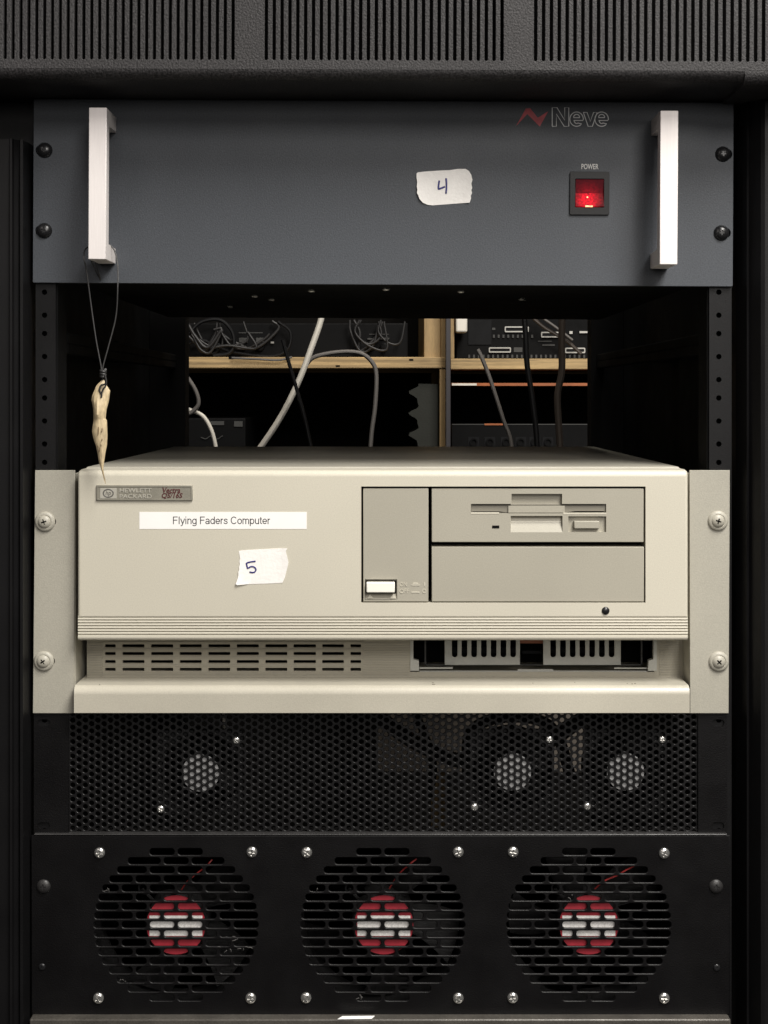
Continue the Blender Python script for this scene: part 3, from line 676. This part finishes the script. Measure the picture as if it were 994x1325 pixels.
part('lower_fold', PB(44, 941, 1079.4, 1080.7, -.0042, .012, .0003, 1), 'edge_highlight', mp_)  # paler colour paints the lit line along the fan panel's top edge
screwS = phillips(.0025, .0013, 'pan', .6, .6); finish(screwS, 'chrome', 35)
screwL = phillips(.0037, .0018, 'pan', .6, .6); finish(screwL, 'chrome', 35)

def fan(name, cx, cy, yf, half, ring, hub, depth, label, nb=7, tilt=.6, hf=.0032, fm='fanblack'):
    """axial fan: square frame with round opening, hub, twisted blades"""
    f = thing(name, (X(cx, yf), yf, Z(cy, yf)-half), label, 'fan', None)
    x, z = X(cx, yf), Z(cy, yf)
    sq = rrect(x-half, x+half, z-half, z+half, half*.09, 4)
    part('frame', plate(sq, [circ(x, z, ring, 40)], yf, .003), fm, f)
    part('duct', lathe([(ring*1.03, -depth), (ring*1.03, -.003), (ring, -.003), (ring*.985, -depth)], (x, yf, z), 40), fm, f, smooth=40)
    part('hub', lathe([(hub, -depth*.9), (hub, -hf-.0014), (hub*.95, -hf), (0, -hf)], (x, yf, z), 36), fm, f, smooth=40)
    bl = bmesh.new(); r0, r1 = hub*.98, ring*.95; d0 = .006; n = 7
    rows = []
    for i in range(n):
        t = i/(n-1); r = r0+(r1-r0)*t; a = -.25*t; w_ = .36-.05*t
        rows.append([(r*math.cos(a+s*w_), yf+d0+depth*.30*(1+s*tilt*(1-.3*t))+.0, r*math.sin(a+s*w_)) for s in (-1, -.33, .33, 1)])
    vv = [[bl.verts.new(p) for p in row] for row in rows]
    for a, b in zip(vv, vv[1:]):
        for k in range(3): bl.faces.new((a[k], a[k+1], b[k+1], b[k]))
    bmesh.ops.solidify(bl, geom=bl.faces[:], thickness=.0012)
    bme_ = bpy.data.meshes.new('blade'); bl.to_mesh(bme_); bl.free(); bme_.transform(Matrix.Translation((0, -yf, 0))); finish(bme_, fm, 50)
    for k in range(nb): place('blade', bme_, (x, yf, z), f, rot=(0, 2*math.pi*k/nb+math.sin(cx)*3, 0))
    return f
for i, (cx, cy, sA, sB, nm) in enumerate(((260, 999.5, (306,958), (208,1047), 'leftmost small fan behind the perforated panel with pale round hub'),
                                          (663, 998, (711,957), (614,1044.5), 'middle small fan behind the perforated panel with pale round hub'),
                                          (809, 998, (857,957), (760,1043.5), 'rightmost small fan behind the perforated panel with pale round hub'))):
    yf = .0042
    f = fan('small_fan', cx, cy, yf, .029, .0275, .0135, .018, nm, hf=-.0008, fm='fandark')
    f['group'] = 'small fans behind the perforated panel'
    lab = part('hub_label', lathe([(.0129, .0), (.0129, .0004), (0, .0005)], (X(cx, yf), yf-.0010, Z(cy, yf)), 30), 'greylabel', f)
    for a, b in (sA, sB): place('screw', screwS, PT(a, b, ym), f, rot=(0, random.uniform(0, 1.5), 0))

# ------------------------------------------------------------------ black panel with three slotted fan grilles
yq = -.004
fp = thing('fan_panel', (0, yq, Z(1314, yq)), 'black panel with three round slotted fan grilles and bright screws', 'fan panel')
fc = [227.8, 495.4, 762]; rowp = 11.78
hw = [34, 62, 76, 86, 95, 100, 103.5, 105.5, 106.5, 105.5, 103.5, 100, 95, 86, 76, 62, 34]
holes = []
for c in fc:
    for r in range(17):
        cy = 1196.6+(r-8)*rowp; w_ = hw[r]
        odd = r % 2                                   # rows alternate like brickwork
        cuts = []
        pitch_ = 36.2
        if not odd: edges = [k*pitch_ for k in range(-4, 5)]
        else: edges = [(k+.5)*pitch_ for k in range(-4, 4)]
        edges = [-w_-2.3]+[e for e in edges if -w_+16 < e < w_-16]+[w_+2.3]
        for e0, e1 in zip(edges, edges[1:]):
            holes.append(prrect(c+e0+2.3, c+e1-2.3, cy-4.3, cy+4.3, yq, 3.7, 4))
fsc = [(129,1103.5),(326,1102.5),(397,1103),(593,1102.5),(664,1102.5),(859.5,1104),(127.5,1291.5),(324.5,1291.5),(396,1291),(593,1291.5),(663.5,1291),(859.5,1291.5)]
part('grille_plate', plate(prect(40.5, 944.5, 1081, 1313.5, yq), holes, yq, .0018, .0006), 'panelblack', fp, smooth=40)
for a, b in fsc: place('screw', screwL, PT(a, b, yq), fp, rot=(0, random.uniform(0, 1.5), 0))
domeB = phillips(.0049, .0022, 'dome', .4, .3); finish(domeB, mat('dull_black_screw', (.02, .019, .019, 1), .45, 0, .2, 900, .2, 200), 35)
for a, b in ((56.5, 1147), (926.5, 1147)): place('rack_screw', domeB, PT(a, b, yq), fp)
plug = phillips(.0024, .001, 'pan', .5, .5); finish(plug, 'blackscrew', 35)
for a, b in ((54.5, 1251), (927.5, 1252)): place('plug_screw', plug, PT(a, b, yq), fp)
names = ('left', 'middle', 'right')
for i, (c, hc) in enumerate(zip(fc, (228.3, 496.8, 761.5))):
    yf = .0005
    f = fan('large_fan', c, 1196.6, yf, .0595, .0570, .0215, .030, '%s large fan with red and white hub behind the slotted grille' % names[i], nb=5, tilt=.8, hf=-.0008)
    f['group'] = 'large fans behind the slotted grilles'
    x, z = X(hc, yf), Z(1195.5, yf)
    part('hub_label', lathe([(.0203, 0), (.0203, .0006), (0, .0007)], (x, -.0008, z), 40), 'redlabel', f)
    part('hub_label_band', B(x-.0182, x+.0182, -.00165, -.00150, z-14.0*S, z+12.2*S), 'whitelabel', f)
    wp = [(c+47, 1112, .004), (c+40, 1120, .003), (c+30, 1128, .0045), (c+20, 1136, .004), (c+12, 1144, .006), (c+2, 1160, .012)]
    if i == 2: wp = [(c+80, 1108, .004), (c+66, 1117, .003), (c+50, 1125, .004), (c+36, 1133, .004), (c+20, 1140, .004), (c+8, 1150, .008)]
    if i == 1: wp = [(c+44, 1111, .004), (c+34, 1119, .003), (c+22, 1130, .007), (c+12, 1144, .010), (c+4, 1158, .014)]
    part('wire', tube([PT(a, b, y) for a, b, y in wp], .00055, 6), 'redwire', f)
    part('strut', tube([PT(c-44, 1150, .012), PT(c-10, 1185, .014)], .0012, 6), 'fanblack', f)
    wr = [PT(c-41+7*math.cos(t), 1149+7*math.sin(t), .005) for t in [k*.5 for k in range(11)]]
    part('wire_loop', tube(wr, .0008, 6, 3), 'cable_black', f)

# ------------------------------------------------------------------ bottom panel and the scrap of paper on its edge
bp = thing('lower_rack_panel', (0, 0, Z(1400)), 'grey top edge of the rack panel under the fans', 'rack panel')
bb = B(X(38, -.012), X(946, -.012), -.012, .02, Z(1400, -.012), Z(1319, -.012), .0012, 3)
part('panel_body', bb, 'sill', bp, smooth=40)  # whole panel body in one mottled grey
me = [(X(437, -.0135), Z(1319, -.0135)), (X(446, -.0135), Z(1313.5, -.0135)), (X(485, -.0135), Z(1314.2, -.0135)), (X(479, -.0135), Z(1319.6, -.0135))]
zs_ = Z(1319, -.012)
sp_ = bmesh.new()
pa = [(X(437,-.012), -.0125, zs_+.0002), (X(481,-.012), -.0122, zs_+.0003), (X(485,-.012), -.0085, zs_+.0007), (X(443,-.012), -.0088, zs_+.0006)]
lo = [sp_.verts.new(p) for p in pa]; hi = [sp_.verts.new((p[0], p[1], p[2]+.0003)) for p in pa]
sp_.faces.new(lo[::-1]); sp_.faces.new(hi)
for i in range(4): sp_.faces.new((lo[i], lo[(i+1)%4], hi[(i+1)%4], hi[i]))
o = part('paper_scrap', sp_, 'paper', at=(X(461), -.010, zs_)); tag(o, 'small white paper scrap on the edge below the middle fan', 'paper scrap')

# ------------------------------------------------------------------ bone pendant hanging from the left handle
yn = -.026
pd = thing('bone_pendant', PT(137, 624, yn), 'carved bone pendant hanging by a black cord from the left handle', 'pendant')
cordL = [PT(133, 500, yn), PT(131.5, 478, yn), PT(124.5, 440, yn), PT(118, 395, yn-.001), PT(112, 350, yn-.004), PT(108.5, 333, yn-.006), PT(111, 322, yn+.004), PT(118, 318, yn+.006)]
cordR = [PT(133, 498, yn), PT(133, 477, yn), PT(140, 450, yn), PT(150, 410, yn), PT(152.5, 370, yn-.002), PT(152.5, 345, yn+.002), PT(149, 326, yn+.006), PT(141, 316, yn+.006), PT(130, 313, yn+.006)]
part('cord', tube(cordL, .00052, 7), 'cord', pd, smooth=60)
part('cord', tube(cordR, .00052, 7), 'cord', pd, smooth=60)
part('cord', tube([PT(117, 334, yn-.004), PT(122, 346, -.012), PT(129, 360, -.006), PT(130, 361, -.006), PT(126, 347, -.012), PT(121, 333, -.012)], .0004, 6), 'cord', pd, smooth=60)
kn = bmesh.new(); kp = []
for k in range(30):
    t = k/29; kp.append(PT(133.5+3.2*math.cos(t*18), 478+10*t, yn+.0018*math.sin(t*18)))
part('knot', tube(kp, .0009, 6, 2), 'cord', pd, smooth=60)
ql = lambda a, b: (90+a/8.83, 480+b/8.83)
loop = [ql(400,40), ql(415,110), ql(405,150), ql(360,165), ql(345,215), ql(355,250), ql(368,275), ql(362,310)]
part('cord', tube([PT(a, b, yn-.0052+.0004*i) for i, (a, b) in enumerate(loop)], .00062, 7), 'cord', pd, smooth=60)
loop = [ql(405,40), ql(420,120), ql(410,175), ql(385,210), ql(370,250), ql(364,300)]
part('cord', tube([PT(a, b, yn-.0056+.0005*i) for i, (a, b) in enumerate(loop)], .00062, 7), 'cord', pd, smooth=60)
# the carved piece: sections from the notched head to the thin tip: (y px, left px, right px, thickness)
secs = [(105, 372, 396, .0006), (135, 335, 412, .0016), (170, 305, 430, .0024), (225, 280, 466, .0034), (280, 258, 458, .0040), (330, 249, 452, .0044), (385, 262, 440, .0046), (440, 270, 425, .0046), (500, 272, 417, .0046), (545, 274, 414, .0044), (566, 275, 428, .0042), (620, 266, 430, .0042), (690, 258, 433, .0040), (760, 272, 434, .0040), (850, 300, 428, .0038), (930, 318, 412, .0034), (1000, 330, 402, .0028), (1070, 345, 392, .0022), (1120, 362, 386, .0015), (1180, 377, 396, .0011), (1240, 394, 408, .0008), (1290, 410, 413, .0004)]
bn = bmesh.new(); rings = []; K = 14
for i, (b, l, r, th) in enumerate(secs):
    (pxl, py), (pxr, _) = ql(l, b), ql(r, b); c = (pxl+pxr)/2; hw_ = (pxr-pxl)/2; ring = []
    head = b < 545
    for k in range(K):
        a = 2*math.pi*k/K; ca, sa = math.cos(a), math.sin(a)
        ridge = (abs(sa)**.9)*(1 if sa > 0 else 1)
        if head: yy = yn-th*(sa if sa < 0 else sa*(1.05-.35*abs(ca+.2)))      # rounded, bevelled head
        else: yy = yn-th*.82*(sa if sa < 0 else sa*(.92+.12*ca))
        if sa > .5 and 180 < b < 440 and abs(ca-.05) < .6: yy += .0016*(1-abs(ca-.05)/.6)*math.sin((b-180)/260*math.pi)   # scooped notch
        if not head and sa > .2: yy += .0007
        ring.append(bn.verts.new((X(c+hw_*ca, yn), yy, Z(py+random.uniform(-.3,.3), yn))))
    rings.append(ring)
for a, b in zip(rings, rings[1:]):
    for k in range(K): bn.faces.new((a[k], a[(k+1)%K], b[(k+1)%K], b[k]))
bn.faces.new(rings[0]); bn.faces.new(rings[-1][::-1])
part('carved_bone', bn, 'bone', pd, smooth=24)
for a, b, c, d in ((332,640,326,735),(372,652,368,700),(372,775,366,800),(345,880,338,925),(318,850,322,872),(356,840,360,860)):
    (p0, q0), (p1, q1) = ql(a, b), ql(c, d)
    part('engraved_mark', tube([PT(p0, q0, yn-.0034), PT((p0+p1)/2+.4, (q0+q1)/2, yn-.0036), PT(p1, q1, yn-.0032)], .00028, 5), 'engraving', pd)

# ------------------------------------------------------------------ behind the rack: wooden shelving with gear
ys = 1.20
sh = thing('wooden_shelf', (X(440, ys), ys, Z(1200, ys)), 'pale pine shelving seen through the open rack behind it', 'shelf')
part('shelf_board', B(X(120, ys), X(577, ys), ys, ys+.42, Z(476.5, ys), Z(462, ys), .001, 1), 'wood', sh)
part('shelf_board', B(X(583, ys), X(900, ys), ys, ys+.42, Z(478, ys), Z(464, ys), .001, 1), 'wood', sh)
part('upright', B(X(571, ys), X(588, ys), ys+.002, ys+.42, Z(464, ys)+.0002, Z(300, ys), .0005, 1), 'wood2', sh)
part('upright', B(X(549, ys+.012), X(570.5, ys+.012), ys+.012, ys+.40, Z(464, ys)+.0002, Z(300, ys), .0005, 1), 'wood2', sh)
part('upright', B(X(569, ys), X(582, ys), ys+.002, ys+.42, Z(1200, ys), Z(477, ys)-.0002, .0005, 1), 'wood2', sh)
part('crack', PB(296, 303, 461.4, 464.5, ys-.0006, ys+.001), 'dark', sh)
for a_ in ((434.5, 440, 472.5, 474.6), (529.5, 535, 464.4, 466.6)): part('knot_hole', PB(*a_, ys-.0006, ys+.002), 'dark', sh)
yx = 1.17
o = part('metal_post', B(X(577, yx), X(583.3, yx), yx, yx+.02, Z(1200, yx), Z(300, yx), .0008, 1), 'post', at=PT(580, 1200, yx)); tag(o, 'thin dark metal post in front of the wooden shelf upright', 'post')
# gear on the upper right shelf
yd2 = 1.24
dv = thing('patch_unit', PT(680, 464, yd2), 'black unit with oval multipin sockets on the right wooden shelf', 'audio unit')
part('case', B(X(590, yd2), X(880, yd2), yd2, yd2+.25, Z(464, ys)+.0003, Z(380, yd2), .002, 2), 'device', dv)
part('side_plate', PB(606, 636, 414, 446, yd2-.002, yd2-.0003), 'device2', dv)
for x0, x1, y0, y1 in ((653,684,422.5,430),(700,726,429.5,436.8),(632.5,661,449.5,456.3),(731,757,450,457)):
    s_ = part('multipin_socket', plate(prrect(x0, x1, y0, y1, yd2, 3.2, 4), [prrect(x0+1.3, x1-1.3, y0+1.6, y1-1.6, yd2, 2, 4)], yd2-.004, .0038), 'socket', dv)
    part('socket_insert', PB(x0+1, x1-1, y0+1.5, y1-1.5, yd2-.0022, yd2-.0004), 'device2', dv)
for row, xs_ in ((435.5, [638+6.2*i for i in range(9)]), (461.5, [606+6.2*i for i in range(26)])):
    for x_ in xs_: part('contact_pin', PB(x_, x_+2.4, row-2.5, row+1.6, yd2-.003, yd2-.0003), 'knob', dv)
for a_ in ((665, 676, 449.5, 455.5), (696, 714, 441, 442), (702, 718, 445.5, 447.5), (637, 641, 424, 427)): part('printed_legend', PB(*a_, yd2-.0012, yd2-.0003), 'knob', dv)
for a_ in ((737, 741, 428.5, 432), (750, 763, 428.5, 431)): part('white_terminal', PB(*a_, yd2-.004, yd2-.0003), 'socket', dv)
o = part('power_adaptor', PB(590, 605, 400, 430, 1.19, 1.225, .003, 3), 'cable_white', at=PT(597, 430, 1.19), smooth=40); tag(o, 'white block beside the pine upright on the upper right shelf', 'adaptor')
# gear on the upper left shelf
dl = thing('control_unit', PT(400, 462, yd2), 'black unit with pale buttons amid black cables on the left wooden shelf', 'audio unit')
part('case', B(X(180, yd2), X(528, yd2), yd2, yd2+.25, Z(462, ys)+.0003, Z(418, yd2), .002, 2), 'device', dl)
for x0, x1, y0, y1 in ((309,320.5,437,443.5),(331,342,437,443.5),(475,487,437.5,440),(492,504,437,439.5)):
    part('button', PB(x0, x1, y0, y1, yd2-.004, yd2-.0003, .0008, 1), 'knob', dl)
for x_ in (313, 337, 480, 497, 282):
    part('dial', lathe([(.0065, 0), (.006, .008), (.004, .009), (0, .009)], PT(x_, 449, yd2-.0003), 18), 'device2', dl, smooth=40)
for a_ in ((309, 320, 430, 431.2), (323, 340, 430, 431.2), (478, 503, 432, 433)): part('legend', PB(*a_, yd2-.0012, yd2-.0003), 'knob', dl)
part('terminal', PB(350.5, 354.5, 442, 444.3, yd2-.006, yd2-.0003), 'socket', dl)
def cable(pts, y, r, m, label):
    P = [PT(a, b, (y if len(rest) == 0 else rest[0])) for a, b, *rest in pts]
    lo = min(P, key=lambda p: p[2])
    o = part('cable', tube(P, r, 10), m, at=lo, smooth=60); tag(o, label, 'cable'); return o
cable([(232,452),(246,430),(262,416),(285,414),(300,428),(303,445),(296,457),(276,460)], 1.215, .003, 'cable_black', 'black cable looping over the far left of the upper shelf')
cable([(240,446),(262,440),(283,450),(310,457),(350,461),(372,452),(376,430),(360,416)], 1.222, .0022, 'cable_black', 'thin black cable drooping in front of the pale buttons')
cable([(300,463),(330,464.5),(360,466),(378,462)], 1.192, .0016, 'cable_grey', 'thin grey cable lying along the left shelf edge')
cable([(421,380),(415,415),(403,450),(388,490),(366,535),(340,575),(310,615)], .74, .0037, 'cable_white', 'thick off white cable slanting behind the computer')
cable([(396,472),(408,461.5),(440,455.5),(466,457),(481,468),(487,485),(485.5,525),(481,560),(478,600)], .80, .0027, 'cable_grey', 'grey cable arching over the left shelf edge and hanging down')
cable([(366,440),(372,463),(380,490),(393,535),(402,575),(410,610)], .71, .0022, 'cable_black', 'thin black cable crossing the off white cable')
cable([(230,470),(241,486),(253,505),(257,522),(250,532),(243,536)], .78, .0026, 'cable_grey', 'short grey cable curling beside the rack opening on the left')
cable([(236,529),(246,530.5),(262,538),(272,553),(278,572),(281,595)], .79, .0026, 'cable_white', 'short off white cable bending down at the lower left opening')
cable([(676,380),(680,430),(682,470),(688,510),(694,560),(696,600)], .76, .0034, 'cable_black', 'black cable hanging in front of the multipin sockets')
cable([(728,380),(727,440),(727,480),(721.5,512),(723,550),(726,600)], .75, .0042, 'cable_brown', 'thick brown cable hanging at the right of the opening')
cable([(618,452),(624,464),(633,487),(644,520),(652,545),(660,566),(664,590)], .84, .0026, 'cable_grey', 'grey cable slanting below the right shelf board')
cable([(690,412),(705,424),(722,434),(737,444),(752,458)], 1.21, .0028, 'cable_brown', 'brown cable slanting across the patch unit')
cable([(700,410),(720,424),(741,440)], 1.20, .0020, 'cable_grey', 'thin grey cable above the slanting brown cable')
# lower shelf: foam, radio and a second unit
yfm = 1.22
wv = []
for k in range(33):
    py = 490+k*3.2; wv.append((X(537+6.0*math.sin(k*3.2/27.5*2*math.pi+.6)-2.5*math.sin(k*3.2/27.5*4*math.pi), yfm), Z(py, yfm)))
pts = [(X(567, yfm), Z(497, yfm)), (X(567, yfm), Z(600, yfm))]+wv[::-1][:-2]
o = part('acoustic_foam', prism(pts, 'y', yfm, yfm+.12), 'foam', at=PT(550, 600, yfm)); tag(o, 'grey wavy acoustic foam beside the lower pine upright', 'acoustic foam')
lowy = 1.23
lr = thing('jack_panel', PT(680, 600, lowy), 'black panel with a row of jacks low on the right shelf', 'audio unit')
part('case', B(X(585, lowy), X(880, lowy), lowy, lowy+.25, Z(640, lowy), Z(550.5, lowy)), 'device', lr)
part('top_edge', PB(585, 880, 548.6, 549.8, lowy-.001, lowy+.01), 'knob', lr)
part('copper_strip', PB(627, 652, 548.0, 550.2, lowy-.002, lowy+.004), 'orange_tone', lr)
for x_ in (613, 634, 655, 674, 692, 709):
    part('jack_plate', PB(x_-7, x_+7, 565.5, 580, lowy-.0015, lowy-.0003), 'device2', lr)
    part('jack', lathe([(.0062, 0), (.0062, .004), (.004, .004), (.0038, .001), (0, .001)], PT(x_, 572, lowy-.0015), 16), 'device', lr, smooth=40)
o = part('orange_strip', PB(584.5, 880, 495.6, 499.2, 1.203, 1.35), 'orange_tone', at=PT(700, 499, 1.203)); tag(o, 'thin orange strip below the right shelf', 'board')  # plain orange strip for the thin line under the right shelf
o = part('lit_strip', PB(585, 617, 496, 498.8, 1.199, 1.2025), 'cable_white', at=PT(600, 499, 1.2)); tag(o, 'short white strip painting the lit left end of the orange strip', 'strip')  # pale strip paints in the lit end of the orange line
ra = thing('small_receiver', PT(285, 600, lowy), 'dark box with dim silver trim low behind the left cables', 'audio unit')
part('case', B(X(200, lowy), X(318, lowy), lowy, lowy+.2, Z(640, lowy), Z(541, lowy), .002, 2), 'device', ra)
for a_ in ((268, 290, 545, 550), (303, 314, 545, 552)): part('trim', PB(*a_, lowy-.002, lowy-.0003), 'knob', ra)
part('emblem', tube([PT(260+ (12 if t<0 else 0)+0, 566, lowy-.002) for t in (1,)]+[PT(262+k*2.2, 566+2*math.sin(k*.9), lowy-.002) for k in range(1, 13)], .0008, 6), 'knob', ra)
o = part('shelf_back', B(X(100, 1.62), X(900, 1.62), 1.625, 1.64, Z(640, 1.62), Z(330, 1.62)), 'dusk', at=PT(500, 640, 1.62)); tag(o, 'dark backing board behind the wooden shelves', 'board')
# seen through the perforated panel
o = part('carton', B(X(488, 1.06), X(757, 1.06), 1.06, 1.15, Z(1000, 1.06), Z(880, 1.06), .002, 1), 'carton', at=PT(620, 1000, 1.06)); tag(o, 'grey brown carton seen through the middle of the perforated panel', 'carton')
cable([(470,905),(500,935),(545,965),(600,985),(650,975),(700,965),(760,925),(790,900)], .45, .0075, 'cable_black', 'thick black cable drooping behind the perforated panel')
cable([(530,905),(545,940),(560,985),(556,1030)], .40, .004, 'cable_black', 'thin black cable hanging behind the perforated panel')
cable([(605,1000),(608,950),(640,930),(690,930),(720,950),(740,1010)], .50, .006, 'cable_black', 'black cable arching behind the middle small fan')
cable([(289,905),(290,930),(291,960),(291,990)], .06, .0014, 'cable_white', 'thin pale cable hanging beside the leftmost small fan')

for k in range(9):
    x0 = 236+random.uniform(0, 60); x1 = x0+random.uniform(25, 95); y0 = random.uniform(416, 440); yy = 1.205+.003*k
    pts = [PT(x0, y0, yy), PT(x0+(x1-x0)*.25, y0+random.uniform(5, 22), yy), PT(x0+(x1-x0)*.6, random.uniform(446, 459), yy), PT(x1, random.uniform(424, 455), yy), PT(x1+random.uniform(-12, 18), random.uniform(414, 432), yy)]
    lo = min(pts, key=lambda p: p[2])
    o = part('cable', tube(pts, random.uniform(.0014, .0026), 8), 'cable_tangle', at=lo, smooth=60)
    tag(o, 'thin dark cable in the tangle on the upper left shelf', 'cable', 'tangled cables on the upper left shelf')
for k in range(5):
    x0 = 440+random.uniform(0, 55); yy = 1.21+.003*k
    pts = [PT(x0, 414, yy), PT(x0+random.uniform(-8, 8), 430, yy), PT(x0+random.uniform(5, 22), random.uniform(444, 458), yy), PT(x0+random.uniform(18, 36), random.uniform(434, 452), yy), PT(x0+random.uniform(22, 40), 416, yy)]
    lo = min(pts, key=lambda p: p[2])
    o = part('cable', tube(pts, random.uniform(.0014, .0024), 8), 'cable_tangle', at=lo, smooth=60)
    tag(o, 'thin dark cable looped before the dials beside the pine upright', 'cable', 'cables looped before the dials')
# lint caught in the grilles
for px, py, n in ((300, 1215, 5), (318, 1226, 4), (291, 1228, 3), (470, 1289, 4), (133, 1152, 2), (404, 1151, 2), (735, 1159, 2), (158, 1268, 3)):
    for q_ in range(n):
        a = random.uniform(0, 6.28); l_ = random.uniform(2, 6); x0, y0 = px+random.uniform(-7, 7), py+random.uniform(-3, 3)
        part('lint', tube([PT(x0, y0, yq-.0006), PT(x0+l_*.5*math.cos(a)+.8, y0+l_*.3*math.sin(a), yq-.0009), PT(x0+l_*math.cos(a), y0+l_*.6*math.sin(a)+1, yq-.0005)], .00022, 5, 4), 'lint', fp)

# specks of dirt on the tray's lip and the drive bay ledge
for px, py, r_s in ((561, 886.5, .0009), (560.5, 885, .0006), (818, 887, .0006), (822, 888, .0005), (690, 886, .0004), (812, 886, .0005), (130, 889, .0006), (745, 888, .0004)):
    yy = -.006
    bmf = lathe([(r_s, 0), (r_s*.8, .0002), (0, .0003)], (0, 0, 0), 7)
    bmf.transform(Matrix.Translation((X(px, yy)+.0, yy+random.uniform(-.003, .006), zt_dirt+.00005)) @ Matrix.Scale(random.uniform(.6, 1.6), 4, (1, 0, 0)) @ Matrix.Rotation(math.radians(-90), 4, 'X'))
    part('dirt_fleck', bmf, 'dirt', ty)
